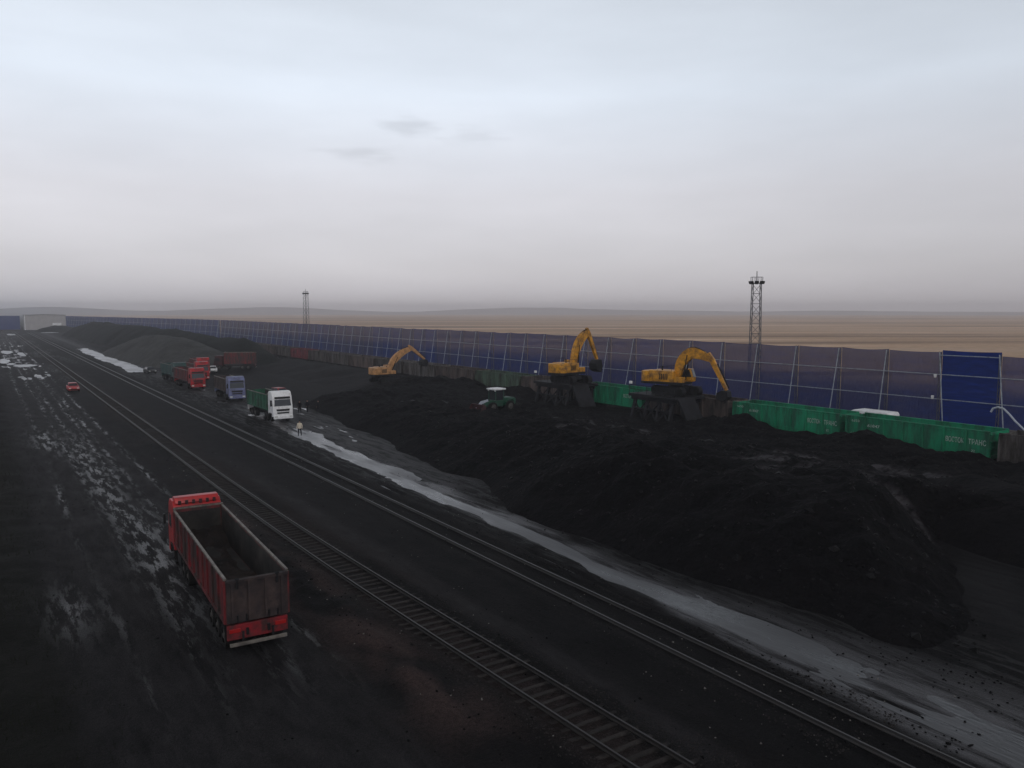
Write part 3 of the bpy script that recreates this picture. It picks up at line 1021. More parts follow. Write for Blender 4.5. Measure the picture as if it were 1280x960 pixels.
def fence(name, label, p0, p1, h0, h1, bay, netm, inner, solid=None, z0=0.0, near_detail=True):
    p0, p1 = Vector((*p0, 0)), Vector((*p1, 0))
    L = (p1 - p0).length
    n = round(L / bay)
    bay = L / n
    root = thing(name, label, 'fence', (p0.x, p0.y, z0), dirz((p1 - p0).x, (p1 - p0).y))
    # local frame: +Y runs along the fence; inner = sign of local X on the yard side
    post = None
    for k in range(n + 1):
        h = h0 + (h1 - h0) * k / n
        hh = h + .12 * float(vnoise(k * .6, 2.2, 77)) - (.25 if solid is not None and k < solid else 0)
        if post is None or near_detail and k < 18:
            mb = MB()
            lattice(mb, (inner * .35, 0, 0), hh, .55, 12 if near_detail else 6, Vector((1, 0, 0)), .05)
            post = mb.build('post', M['fence_steel_dark'], root, loc=(0, k * bay, 0))
            lean = random.uniform(-.5, .5)
            if solid is not None and k in (5, 6):
                lean = -1.6
            post2 = MB().tube((inner * (2.0 + random.uniform(-.3, .3)), lean, -.2), (inner * .62, 0, hh - .1), .065, n=6).build('brace', M['fence_steel'], root, loc=(0, k * bay, 0))
        else:
            for src in (post, post2):
                c = src.copy()
                C.objects.link(c)
                c.location = (0, k * bay, 0)
                c.rotation_euler = (0, random.uniform(-.01, .01), 0)
    for k in range(n):
        sol = solid is not None and k == solid
        h = h0 + (h1 - h0) * (k + .5) / n
        hh = h + (.22 if sol else 0) - (.25 if solid is not None and k < solid else 0) + .15 * float(vnoise(k * .7, 9.2, 78))
        mm = M['net_solid'] if sol else netm
        nu, nv = (7, 8) if near_detail else (3, 4)
        v, f = [], []
        for j in range(nv + 1):
            for i in range(nu + 1):
                u, w = i / nu, j / nv
                bulge = .22 * math.sin(PI * u) * math.sin(PI * min(1, w * 1.1)) * (.5 + float(vnoise(k * 1.7, w * 3, 80)))
                sag = (.08 + .28 * max(0, float(vnoise(k * 1.3, 4.4, 82)))) * math.sin(PI * u) * w
                v.append((-inner * (.04 + max(-.02, bulge)), .03 + u * (bay - .06), .12 + w * (hh - .12) - sag))
        for j in range(nv):
            for i in range(nu):
                a = j * (nu + 1) + i
                f.append((a, a + 1, a + nu + 2, a + nu + 1))
        MB().add(v, f).build('net', mm, root, smooth=True, loc=(0, k * bay, 0))
    h = h0
    for z in (h * .36, h * .70) + ((h * .965,) if solid is not None else ()):
        mb = MB()
        a, b = (0, n * bay)
        if z > h * .9:
            a, b = solid * bay, (solid + 1) * bay
        mb.tube((inner * .72, a, z), (inner * .72, b, z), .06, n=6)
        mb.build('rail', M['fence_steel'], root)
    MB().box((inner * .2, n * bay / 2, .1), (.5, n * bay, .5)).build('plinth', M['concrete'], root, bevel=.03, seg=1)
    return root


# long side fence: runs away from the camera (+Y), yard on its local -X side
FX = 98.0
fence('windbreak_fence', 'tall blue net windbreak fence running along beside the train of wagons', (FX, 10.0), (FX, 409.2), 8.95, 9.7, 6.85, M['net'], -1, solid=5)
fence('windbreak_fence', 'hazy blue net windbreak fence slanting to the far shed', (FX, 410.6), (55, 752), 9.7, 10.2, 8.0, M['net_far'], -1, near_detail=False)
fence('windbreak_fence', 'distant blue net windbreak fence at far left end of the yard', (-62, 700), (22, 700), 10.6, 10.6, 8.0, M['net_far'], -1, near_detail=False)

# white lamps clamped to the fence post next to the solid panel
for z, dz in ((6.0, 'upper'), (3.4, 'lower')):
    pass
for z, lab in ((6.1, 'higher small white floodlight on the fence brace left of the deep blue panel'), (3.5, 'lower small white floodlight on the fence brace left of the deep blue panel')):
    yb = 10 + 6 * 6.85
    t = thing('floodlight', lab, 'lamp', (FX - .95 - (9 - z) * .155, yb + .2, z), 0.4, 'floodlights on the fence')
    MB().hexa([(-.20, -.12, -.2), (.20, -.12, -.2), (.20, .12, -.2), (-.20, .12, -.2)], [(-.28, -.16, .2), (.28, -.16, .2), (.28, .16, .2), (-.28, .16, .2)]).build('housing', M['white_paint'], t, bevel=.03)
    MB().tube((0, 0, 0), (.45, 0, -.05), .03, n=5).build('bracket', M['fence_steel'], t)


# ---------------------------------------------------------------- lighting masts
def mast(loc, h, w, label, seed):
    t = thing('lighting_mast', label, 'lighting mast', loc, .5, 'lattice lighting masts')
    mb = MB()
    cs = [(-1, -1), (1, -1), (1, 1), (-1, 1)]
    n = 11
    for k in range(n):
        z0, z1 = h * k / n, h * (k + 1) / n
        w0, w1 = w * (1 - .28 * k / n) / 2, w * (1 - .28 * (k + 1) / n) / 2
        for i in range(4):
            a, b = cs[i], cs[(i + 1) % 4]
            mb.tube((a[0] * w0, a[1] * w0, z0), (a[0] * w1, a[1] * w1, z1), .075, n=5)
            mb.tube((a[0] * w1, a[1] * w1, z1), (b[0] * w1, b[1] * w1, z1), .045, n=4)
            p, q = (a, b) if k % 2 else (b, a)
            mb.tube((p[0] * w0, p[1] * w0, z0), (q[0] * w1, q[1] * w1, z1), .045, n=4)
    mb.build('lattice_tower', M['mast'], t)
    pf = MB()
    pf.tube((0, 0, h), (0, 0, h + .12), w * .56, n=12)
    for i in range(12):
        a = 2 * PI * i / 12
        a2 = 2 * PI * (i + 1) / 12
        r = w * .54
        pf.tube((r * math.cos(a), r * math.sin(a), h + .12), (r * math.cos(a), r * math.sin(a), h + 1.1), .03, n=4)
        pf.tube((r * math.cos(a), r * math.sin(a), h + 1.1), (r * math.cos(a2), r * math.sin(a2), h + 1.1), .03, n=4)
    pf.build('platform', M['mast'], t)
    MB().tube((0, 0, h), (0, 0, h + 2.1), .07, n=6).build('spike', M['mast'], t)
    lamp = None
    for i in range(8):
        a = 2 * PI * i / 8 + .2
        if lamp is None:
            mb = MB()
            mb.hexa([(-.28, -.1, -.25), (.28, -.1, -.25), (.28, .16, -.25), (-.28, .16, -.25)], [(-.34, -.05, .25), (.34, -.05, .25), (.34, .28, .25), (-.34, .28, .25)])
            lamp = mb.build('floodlight', M['black_plastic'], t, bevel=.02, seg=1)
            o = lamp
        else:
            o = lamp.copy()
            C.objects.link(o)
        r = w * .58
        o.location = (r * math.cos(a), r * math.sin(a), h + .15)
        o.rotation_euler = (0, 0, a - PI / 2)
    return t


mast((112, 91.2, -.4), 19.2, 1.9, 'tall lattice lighting mast behind the fence above the rightmost excavator', 1)
mast((112, 323, -.4), 21.6, 1.9, 'distant thin lattice lighting mast behind the fence above the far wagons', 2)

# ---------------------------------------------------------------- far shed
t = thing('far_shed', 'pale hazy shed standing in the gap between the distant fences', 'shed', (38, 690, 0), 0)
mb = MB().prism([(-13.5, 0), (13.5, 0), (13.5, 11), (0, 11.5), (-13.5, 11)], 0, 18, 'y')
mb.build('wall', M['shed_wall'], t)
for s_ in (-1, 1):
    MB().hexa([(0, -.5, 11.55), (s_ * 14, -.5, 11.03), (s_ * 14, 18.5, 11.03), (0, 18.5, 11.55)], [(0, -.5, 11.8), (s_ * 14, -.5, 11.28), (s_ * 14, 18.5, 11.28), (0, 18.5, 11.8)]).build('roof', M['shed_roof'], t)
MB().box((7.5, -.06, 2.6), (6, .1, 5.2)).build('door', M['white_paint'], t)
MB().box((-13.2, -.12, 5.5), (.5, .2, 11)).build('downpipe', M['white_paint'], t)


# ================================================================ THINGS
# ---------------------------------------------------------------- wagons
GP = 13.9            # pitch between wagons
BODY = 13.1


def text_mesh(txt, size, name):
    cu = bpy.data.curves.new(name, 'FONT')
    cu.body = txt
    cu.size = size
    cu.extrude = .004
    cu.align_x = 'CENTER'
    cu.align_y = 'CENTER'
    o = bpy.data.objects.new(name, cu)
    C.objects.link(o)
    dg = bpy.context.evaluated_depsgraph_get()
    me = bpy.data.meshes.new_from_object(o.evaluated_get(dg))
    bpy.data.objects.remove(o)
    return me


GL = {}
SIDE = Matrix(((0, 0, -1), (-1, 0, 0), (0, 1, 0)))     # text lying in XY -> on the wagon's -X face


def lettering_meshes():
    out = []
    # text, letter height, width to fill, centre along the wagon, height above the rail
    for txt, hgt, wid, y, z in (('ВОСТОК', .46, 1.52, -3.74, 2.72), ('ТРАНС', .46, 1.45, -5.60, 2.72), ('6253', .22, .8, 5.60, 3.28), ('61847', .26, 1.2, 3.74, 2.95), ('6253', .34, 1.1, 5.60, 1.98), ('22', .2, .3, -5.3, 1.95)):
        me = text_mesh(txt, 1.0, 'lettering')
        c = np.zeros(len(me.vertices) * 3)
        me.vertices.foreach_get('co', c)
        c = c.reshape(-1, 3)
        a, b = c.min(0), c.max(0)
        me.transform(Matrix.Diagonal((wid / (b[0] - a[0]), hgt / (b[1] - a[1]), 1, 1)) @ Matrix.Translation((-(a[0] + b[0]) / 2, -(a[1] + b[1]) / 2, 0)))
        me.transform(SIDE.to_4x4())
        me.materials.clear()
        me.materials.append(M['lettering'])
        out.append((me, (-1.595, y, z)))
    return out


def make_wagon(m, letters):
    t = thing('gondola_wagon', 'x', 'wagon')
    hw, z0, z1, L = 1.55, 1.35, 3.66, BODY / 2
    for s_ in (-1, 1):
        mb = MB()
        mb.box((s_ * hw, 0, (z0 + z1) / 2), (.05, 2 * L, z1 - z0))
        mb.box((s_ * hw, 0, z1 + .03), (.16, 2 * L + .1, .11))
        mb.box((s_ * (hw + .035), 0, z0 + .07), (.10, 2 * L, .16))
        for k in range(8):
            y = -L + .06 + (2 * L - .12) * k / 7
            mb.hexa([(s_ * (hw + .07) - .12, y - .11, z0), (s_ * (hw + .07) + .12, y - .11, z0), (s_ * (hw + .07) + .12, y + .11, z0), (s_ * (hw + .07) - .12, y + .11, z0)],
                    [(s_ * (hw + .07) - .10, y - .09, z1), (s_ * (hw + .07) + .10, y - .09, z1), (s_ * (hw + .07) + .10, y + .09, z1), (s_ * (hw + .07) - .10, y + .09, z1)])
        for k in range(7):      # pressed panels
            ya, yb = -L + (2 * L) * k / 7 + .22, -L + (2 * L) * (k + 1) / 7 - .22
            mb.box((s_ * (hw + .03), (ya + yb) / 2, z0 + .32), (.05, yb - ya, .10))
            mb.box((s_ * (hw + .03), (ya + yb) / 2, z1 - .18), (.05, yb - ya, .08))
        mb.build('side_wall', m, t)
    for s_ in (-1, 1):
        ew = MB().box((0, s_ * L, (z0 + z1) / 2), (2 * hw - .06, .06, z1 - z0 - .03))
        for zz in (.3, .9, 1.5, 2.1):
            ew.box((0, s_ * (L + .06), z0 + zz), (2 * hw - .1, .08, .14))
        ew.build('end_wall', m, t)
    MB().box((0, 0, z0 - .03), (2 * hw - .06, 2 * L - .08, .06)).build('floor', M['bed_inner'], t)
    uf = MB().box((0, 0, 1.12), (.5, 2 * L + .3, .30))
    for y in (-5.5, -3, 0, 3, 5.5):
        uf.box((0, y, 1.2), (2.8, .25, .2))
    uf.tube((0, -2.2, .8), (0, -.8, .8), .2, n=8)
    uf.build('underframe', M['steel_dark'], t)
    for s_ in (-1, 1):
        MB().box((0, s_ * (L + .34), 1.06), (.22, .5, .25)).build('coupler', M['steel_dark'], t, bevel=.03, seg=1)
    for s_ in (-1, 1):
        bg_ = MB()
        for q in (-1, 1):
            bg_.prism([(s_ * 4.3 - 1.2, .42), (s_ * 4.3 - .9, .62), (s_ * 4.3 - .3, .72), (s_ * 4.3 + .3, .72), (s_ * 4.3 + .9, .62), (s_ * 4.3 + 1.2, .42), (s_ * 4.3 + .4, .32), (s_ * 4.3 - .4, .32)], q * 1.0 - .08, q * 1.0 + .08, 'x')
        bg_.box((0, s_ * 4.3, .78), (2.1, .4, .3))
        b = bg_.build('bogie', M['steel_dark'], t)
        for q in (-1, 1):
            for r in (-.92, .92):
                MB().tube((q * .82, s_ * 4.3 + r, .47), (q * .70, s_ * 4.3 + r, .47), .475, n=16).build('wheel', M['steel_dark'], b)
    ld = MB()
    for y in (L - .55, L - .15):
        ld.tube((-hw - .14, y, z0 + .1), (-hw - .14, y, z1), .02, n=4)
    for k in range(5):
        ld.tube((-hw - .14, L - .55, z0 + .35 + k * .4), (-hw - .14, L - .15, z0 + .35 + k * .4), .02, n=4)
    ld.build('ladder', m, t)
    if letters:
        for me, lc in letters:
            o = bpy.data.objects.new('lettering', me)
            C.objects.link(o)
            o.parent = t
            o.location = lc
    return t


LET = lettering_meshes()
kinds = {'green': (M['gondola_green'], LET), 'grey': (M['gondola_grey'], None), 'brown': (M['gondola_brown'], None), 'olive': (M['gondola_olive'], None), 'red': (M['gondola_red'], None)}
seq = [('grey', 'weathered grey open wagon at right edge coupled to a green lettered wagon'),
       ('green', 'green open wagon with white lettering under the deep blue fence panel'),
       ('green', 'green open wagon with white lettering, second from the right edge'),
       ('brown', 'brown open wagon being emptied by the rightmost yellow excavator'),
       ('green', 'green open wagon coupled between two brown ones, left of the right steel platform'),
       ('brown', 'brown open wagon behind the left steel platform of the train'),
       ('olive', 'olive grey open wagon behind the small green loader'),
       ('brown', 'brown ribbed open wagon just left of the olive grey one'),
       ('grey', 'dark grey open wagon left of the brown ribbed one, right of the low excavator'),
       ('grey', 'grey open wagon directly behind the boom of the low excavator'),
       ('brown', 'rust brown open wagon behind the body of the low excavator'),
       ('grey', 'grey open wagon just left of the low excavator'),
       ('grey', 'grey open wagon second to the left of the low excavator'),
       ('red', 'faded red open wagon among the far grey wagons'),
       ('grey', 'grey open wagon just beyond the faded red one')]
protos = {}
for i in range(22):
    k, lab = seq[i] if i < len(seq) else ('grey' if i % 3 else 'brown', 'distant open wagon in the hazy far stretch of the train beyond the red wagon')
    if k in protos:
        w = copy_tree(protos[k])
    else:
        w = protos[k] = make_wagon(*kinds[k])
    w.location = (70.6, 17.6 + GP * i + GP / 2, .28)
    w['label'] = lab
    w['group'] = 'open wagons of the long coal train'

# ---------------------------------------------------------------- tipper lorries
WH = {}


def wheel_pair(parent, x, y, r=.52, w=.32, rim=True):
    key = (r, w)
    if key not in WH:
        mb = MB()
        n = 20
        prof = [(-w / 2, r * .62), (-w / 2, r * .93), (-w / 2 + .05, r), (w / 2 - .05, r), (w / 2, r * .93), (w / 2, r * .62)]
        v = [(px, pr * math.cos(2 * PI * i / n), pr * math.sin(2 * PI * i / n)) for i in range(n) for px, pr in prof]
        k = len(prof)
        f = [(i * k + j, i * k + j + 1, ((i + 1) % n) * k + j + 1, ((i + 1) % n) * k + j) for i in range(n) for j in range(k - 1)]
        mb.add(v, f)
        a = mb.build('tmp', M['rubber'], smooth=True)
        mb = MB()
        mb.tube((-w / 2 + .06, 0, 0), (w / 2 - .06, 0, 0), r * .63, n=20)
        mb.tube((-w / 2 - .01, 0, 0), (w / 2 + .01, 0, 0), r * .22, n=10)
        for i in range(8):
            c_, s_ = math.cos(i * PI / 4), math.sin(i * PI / 4)
            mb.tube((-w / 2 + .03, r * .42 * c_, r * .42 * s_), (w / 2 - .03, r * .42 * c_, r * .42 * s_), r * .06, n=6)
        b = mb.build('tmp', M['rim_steel'])
        WH[key] = (a.data, b.data)
        bpy.data.objects.remove(a)
        bpy.data.objects.remove(b)
        WH[key][0].name, WH[key][1].name = 'wheel', 'rim'
    for s_ in (-1, 1):
        o = bpy.data.objects.new('wheel', WH[key][0])
        C.objects.link(o)
        o.parent = parent
        o.location = (s_ * x, y, r)
        q = bpy.data.objects.new('rim', WH[key][1])
        C.objects.link(q)
        q.parent = o


def make_truck(label, loc, rotz, cab_m, bed_m, bl=8.2, axles=None, roof_lamps=False, group='tipper lorries of the yard', cab_h=3.85, bed_h=3.3):
    """local +Y forward, origin on the ground below the front bumper"""
    t = thing('tipper_lorry', label, 'lorry', loc, rotz, group)
    hw = 1.25
    H_ = cab_h
    # cab
    prof = [(-.06, .72), (0, 1.05), (.0, 1.5), (-.05, 2.0), (-.26, 2.92), (-.36, 3.30), (-.75, H_ - .06), (-1.2, H_), (-1.75, H_ - .02), (-2.05, H_ - .28), (-2.08, .95), (-1.75, .95), (-1.62, 1.15), (-.92, 1.15), (-.78, .80), (-.7, .72)]
    cab = MB().prism(prof, -hw, hw, 'x').build('cab', cab_m, t, bevel=.07, seg=3, smooth=True)

    def plate(z0, z1, w0, w1, off=.012, th=.02):
        def yy(z):
            zs = [1.05, 1.5, 2.0, 2.92, 3.30, H_ - .06]
            yv = [0, 0, -.05, -.26, -.36, -.75]
            return float(np.interp(z, zs, yv)) + off
        return [(-w0, yy(z0), z0), (w0, yy(z0), z0), (w1, yy(z1), z1), (-w1, yy(z1), z1)]

    def front_panel(name, z0, z1, w0, w1, m, off=.012, parent=None, th=.03, bev=0.0):
        a = plate(z0, z1, w0, w1, off)
        b = plate(z0, z1, w0, w1, off - th)
        mb = MB().add(a + b, [(0, 1, 2, 3), (7, 6, 5, 4), (0, 4, 5, 1), (1, 5, 6, 2), (2, 6, 7, 3), (3, 7, 4, 0)])
        return mb.build(name, m, parent or t, bevel=bev)
    front_panel('windscreen', 2.06, 2.86, 1.08, 1.0, M['glass'])
    front_panel('sun_visor', 2.99, 3.22, 1.0, .96, M['black_plastic'], .16, th=.17)
    front_panel('grille', 1.42, 1.68, .80, .86, M['black_plastic'], .02, th=.04)
    front_panel('grille', 1.10, 1.30, .74, .78, M['black_plastic'], .02, th=.04)
    MB().box((0, .02, .66), (2.46, .26, .42)).build('bumper', cab_m, t, bevel=.06, smooth=True)
    for s_ in (-1, 1):
        MB().box((s_ * .95, .145, .74), (.40, .05, .22)).build('headlight', M['lamp_glass'], t, bevel=.015)
        MB().add([(s_ * (hw + .006), y, z) for y, z in ((-.38, 2.05), (-1.25, 2.0), (-1.25, 2.75), (-.52, 2.78))] + [(s_ * (hw - .02), y, z) for y, z in ((-.38, 2.05), (-1.25, 2.0), (-1.25, 2.75), (-.52, 2.78))],
                 [(0, 1, 2, 3), (7, 6, 5, 4), (0, 4, 5, 1), (1, 5, 6, 2), (2, 6, 7, 3), (3, 7, 4, 0)]).build('side_window', M['glass'], t)
        mm = MB().box((s_ * (hw + .22), -.22, 2.35), (.12, .16, .55))
        mm.tube((s_ * (hw + .2), -.25, 2.62), (s_ * (hw - .05), -.35, 2.72), .025, n=5)
        mm.build('mirror', M['black_plastic'], t, bevel=.02, seg=1)
        MB().prism([(-.62, .55), (-.62, 1.12), (-1.92, 1.12), (-1.92, .55), (-1.75, .55), (-1.68, 1.02), (-.86, 1.02), (-.78, .55)], s_ * (hw - .22), s_ * (hw + .01), 'x').build('mudguard', M['black_plastic'], t)
    MB().box((0, -2.16, 2.2), (2.3, .10, 2.3)).build('cab_rear_panel', M['black_plastic'], t)
    if roof_lamps:
        rl = MB()
        for k in range(6):
            rl.box((-.9 + k * .36, -1.98, H_ - .10), (.16, .16, .22))
        rl.build('roof_marker', M['maroon'], t, bevel=.03)
        MB().prism([(-1.0, H_ - .02), (-1.3, H_ + .16), (-1.85, H_ + .16), (-2.05, H_ - .12)], -1.15, 1.15, 'x').build('roof_fairing', cab_m, t, bevel=.06, smooth=True)
    # chassis
    back = -2.35 - bl
    ch = MB()
    for s_ in (-1, 1):
        ch.box((s_ * .43, (back - .4) / 2, .98), (.10, -back - .2, .28))
    for k in range(6):
        ch.box((0, -1.5 + (back + 1.8) * k / 5, .98), (.86, .1, .2))
    ch.box((-.95, -3.3, .78), (.5, 1.2, .5))
    ch.box((.95, -3.3, .78), (.5, .9, .5))
    for y in (axles or (-1.27, -3.1 + .3, back + 2.9, back + 1.55)):
        ch.tube((-.9, y, .52), (.9, y, .52), .09, n=8)
    ch.build('chassis', M['steel_dark'], t)
    # open-topped tipping body
    yf, yb, z0, z1 = -2.35, back, 1.38, bed_h
    bd = MB()
    th = .06
    bd.box((0, (yf + yb) / 2, z0 + .04), (2 * hw - .1, yf - yb, .08))
    for s_ in (-1, 1):
        bd.box((s_ * (hw - th / 2), (yf + yb) / 2, (z0 + z1) / 2), (th, yf - yb, z1 - z0))
        nrib = max(5, int((yf - yb) / 1.1))
        for k in range(nrib + 1):
            y = yb + .06 + (yf - yb - .12) * k / nrib
            bd.box((s_ * (hw + .035), y, (z0 + z1) / 2), (.08, .11, z1 - z0 - .05))
        bd.box((s_ * (hw + .03), (yf + yb) / 2, z0 + .1), (.085, yf - yb - .02, .17))
    bd.box((0, yf - th / 2, (z0 + z1) / 2 + .1), (2 * hw - 2 * th, th, z1 - z0 + .2))
    bed = bd.build('tipping_body', bed_m, t)
    inn = MB()
    for s_ in (-1, 1):
        inn.box((s_ * (hw - th - .008), (yf + yb) / 2, (z0 + z1) / 2), (.012, yf - yb - .14, z1 - z0 - .12))
    inn.box((0, (yf + yb) / 2, z0 + .09), (2 * hw - .2, yf - yb - .14, .015))
    inn.box((0, yf - th - .01, (z0 + z1) / 2), (2 * hw - 2 * th - .1, .012, z1 - z0 - .12))
    inn.build('liner', M['bed_inner'], bed)
    rm = MB()
    for s_ in (-1, 1):
        rm.box((s_ * (hw - .01), (yf + yb) / 2, z1 + .045), (.11, yf - yb, .085))
    rm.box((0, yf - .03, z1 + .145), (2 * hw + .08, .13, .085))
    rm.build('rim_rail', M['bed_rim'], bed)
    tg = MB().box((0, yb - .04, (z0 + z1) / 2 + .03), (2 * hw - .04, .07, z1 - z0 - .02))
    for k in range(4):
        tg.box((-hw + .25 + k * (2 * hw - .5) / 3, yb - .11, (z0 + z1) / 2), (.1, .07, z1 - z0 - .12))
    tg.box((0, yb - .10, z1 - .05), (2 * hw, .1, .12))
    tg.build('tailgate', bed_m if not roof_lamps else M['brown_bed'], t)
    # rear end
    rb = MB().box((0, back + .05, 1.0), (2.44, .14, .62)).build('rear_beam', M['red_tail'] if roof_lamps else cab_m, t, bevel=.02)
    for s_ in (-1, 1):
        MB().box((s_ * .92, back - .03, 1.07), (.44, .05, .16)).build('tail_light', M['tail_red'], t, bevel=.015)
    MB().box((0, back - .12, .52), (2.3, .1, .14)).build('underrun_bar', M['bed_rim'], t, bevel=.02)
    for s_ in (-1, 1):
        MB().box((s_ * .88, back + .62, .62), (.58, .02, .55)).build('mudflap', M['rubber'], t)
        hg = MB().tube((s_ * .8 - .08, yb - .10, z1 + .02), (s_ * .8 + .08, yb - .10, z1 + .02), .06, n=8)
        hg.box((s_ * .8, yb - .12, z1 - .18), (.09, .07, .36))
        hg.build('hinge', M['steel_dark'], t)
        lt = MB()
        for k in range(2):
            lt.tube((s_ * (.45 + .35 * k), yb - .09, z0 + .06), (s_ * (.45 + .35 * k), yb - .09, z0 + .34), .035, n=6)
        lt.build('latch', M['steel_dark'], t)
    ub = MB()
    for s_ in (-1, 1):
        ub.box((s_ * .6, back - .02, .75), (.08, .1, .5))
    ub.build('bar_hanger', M['steel_dark'], t)
    for k, y in enumerate(axles or (-1.27, -2.95, back + 2.9, back + 1.55)):
        wheel_pair(t, .98 if y > -3.2 else .88, y, .52, .32 if y > -3.2 else .56)
    return t


near = make_truck('long red tipper lorry with an empty body seen from behind beside the near track', (9.35, 47.3, 0), math.radians(-2.3), M['red_bright'], M['red_bed'], bl=13.0, axles=(-1.27, -4.2, -5.5, -11.6, -12.9, -14.2), roof_lamps=True, cab_h=3.65, bed_h=3.2)
# coal left lying in its body
xs = axis([(-1.14, 1.14, .12)])
ys = axis([(-15.2, -2.5, .2)])
X, Y = np.meshgrid(xs, ys)
Z = 1.46 + np.maximum(-.02, .20 + .55 * fbm(X * .9, Y * .35, 701, 4) + .5 * sstep(-4.5, -2.6, Y))
M['residue'] = mat('residue', (.030, .022, .020), .9, .1, .5, 1.5, dirt=(.012, .011, .011), dirt_amt=.5, dirt_scale=.8, bump=.05, bump_scale=8)
o = grid_mesh('coal_residue', xs, ys, Z, M['residue'], keep=Z > 1.45)
o.location = near.location
o.rotation_euler = near.rotation_euler
tag(o, 'leftover coal and brown dirt lying in the empty red lorry body', 'coal')

SZ = PI
make_truck('white lorry with a green tipping body heading the queue on the wet road', (30.85, 98.4, 0), SZ + .02, M['white_paint'], M['green_bed'], bl=8.6, cab_h=3.9)
make_truck('lavender blue lorry with a brown body, second in the queue behind the white one', (32.2, 125.4, 0), SZ - .03, M['blue_paint'], M['brown_bed'], bl=8.4)
make_truck('red lorry with a red body, third in the queue behind the blue one', (31.3, 148.2, 0), SZ + .03, M['red_paint'], M['red_bed'], bl=10.6)
make_truck('red lorry half hidden behind the third lorry of the queue', (36.0, 166, 0), SZ, M['red_paint'], M['red_bed'], bl=8.2, cab_h=3.9)
make_truck('farthest red lorry of the queue, close below the netted mound', (39.3, 180, 0), SZ - .04, M['red_paint'], M['red_bed'], bl=8.2, cab_h=3.9)
make_truck('dull teal lorry behind the red bodied lorry at the queue end', (31.7, 165.5, 0), SZ + .05, M['teal_paint'], M['teal_paint'], bl=8.2)
make_truck('dark cabbed lorry with a red body parked sideways on the coal bank', (45.0, 195.0, .15), dirz(-.92, .38), M['maroon'], M['red_bed'], bl=7.0, cab_h=3.4, bed_h=4.0)


# ---------------------------------------------------------------- cars
def make_car(label, loc, rotz, m, s=1.0, van=False):
    t = thing('parked_car' if not van else 'white_van', label, 'car' if not van else 'van', loc, rotz)
    t.scale = (s, s, s)
    if van:
        prof = [(2.35, .35), (2.4, .8), (2.2, 1.15), (1.55, 1.95), (1.2, 2.12), (-2.2, 2.12), (-2.35, 1.9), (-2.38, .4)]
        MB().prism(prof, -.92, .92, 'x').build('body', m, t, bevel=.09, seg=3, smooth=True)
        for s_ in (-1, 1):
            for a, b in ((1.35, .35), (.2, -1.0), (-1.15, -2.15)):
                MB().box((s_ * .922, (a + b) / 2, 1.55), (.02, a - b, .55)).build('window', M['glass'], t, bevel=.008, seg=1)
        MB().add([(-.78, 2.17, 1.21), (.78, 2.17, 1.21), (.72, 1.6, 1.92), (-.72, 1.6, 1.92), (-.78, 2.13, 1.19), (.78, 2.13, 1.19), (.72, 1.56, 1.90), (-.72, 1.56, 1.90)], [(0, 1, 2, 3), (7, 6, 5, 4), (0, 4, 5, 1), (1, 5, 6, 2), (2, 6, 7, 3), (3, 7, 4, 0)]).build('windscreen', M['glass'], t)
    else:
        low = [(2.15, .28), (2.25, .5), (2.2, .72), (1.2, .93), (-1.75, .98), (-2.2, .88), (-2.25, .5), (-2.15, .28)]
        MB().prism(low, -.87, .87, 'x').build('body', m, t, bevel=.09, seg=3, smooth=True)
        gb = MB().hexa([(-.80, -1.85, .92), (.80, -1.85, .92), (.80, 1.15, .90), (-.80, 1.15, .90)], [(-.60, -1.2, 1.44), (.60, -1.2, 1.44), (.60, .35, 1.45), (-.60, .35, 1.45)])
        gb.build('roof', m, t, bevel=.07, seg=3, smooth=True)

        def pane(name, pts, off):
            o_ = Vector(off)
            v = [Vector(p) + o_ for p in pts] + [Vector(p) - o_ for p in pts]
            MB().add(v, [(0, 1, 2, 3), (7, 6, 5, 4), (0, 4, 5, 1), (1, 5, 6, 2), (2, 6, 7, 3), (3, 7, 4, 0)]).build(name, M['glass'], t)
        pane('windscreen', [(-.70, 1.03, .98), (.70, 1.03, .98), (.55, .46, 1.38), (-.55, .46, 1.38)], (0, .012, .017))
        pane('rear_window', [(.66, -1.74, 1.0), (-.66, -1.74, 1.0), (-.54, -1.3, 1.37), (.54, -1.3, 1.37)], (0, -.012, .017))
        for s_ in (-1, 1):
            pane('side_window', [(s_ * .785, .85, .98), (s_ * .785, -.35, .98), (s_ * .64, -.35, 1.38), (s_ * .64, .42, 1.38)], (s_ * .017, 0, .008))
            pane('side_window', [(s_ * .785, -.45, .98), (s_ * .785, -1.5, 1.0), (s_ * .64, -1.12, 1.38), (s_ * .64, -.45, 1.38)], (s_ * .017, 0, .008))
    f_ = 2.24 if not van else 2.40
    for s_ in (-1, 1):
        MB().box((s_ * .62, f_ - .03, .66 if not van else .85), (.36, .06, .15)).build('headlight', M['lamp_glass'], t, bevel=.02)
        MB().box((s_ * .64, -f_ + .03, .72), (.32, .06, .16)).build('tail_light', M['tail_red'], t, bevel=.02)
    MB().box((0, f_ - .02, .48), (1.0, .06, .16)).build('grille', M['black_plastic'], t)
    for y in (1.38, -1.35):
        wheel_pair(t, .76, y, .32, .22)
    return t


make_car('small bright red car driving alone on the muddy haul road', (12.3, 157.4, .05), PI + .0, M['red_bright'])
make_car('white car standing behind the blue lorry below the coal bank', (42.8, 187, .1), PI - .25, M['white_paint'])
make_car('black car parked at the roadside beyond the teal lorry', (30.4, 192.5, .05), PI + .1, M['black_plastic'])
make_car('red car mostly hidden behind the green body of the white lorry', (39.0, 127.5, .05), .3, M['red_paint'], 1.1)
make_car('white van parked between the green wagons and the fence', (85, 52.4, 0), 0, M['white_paint'], 1.22, van=True)


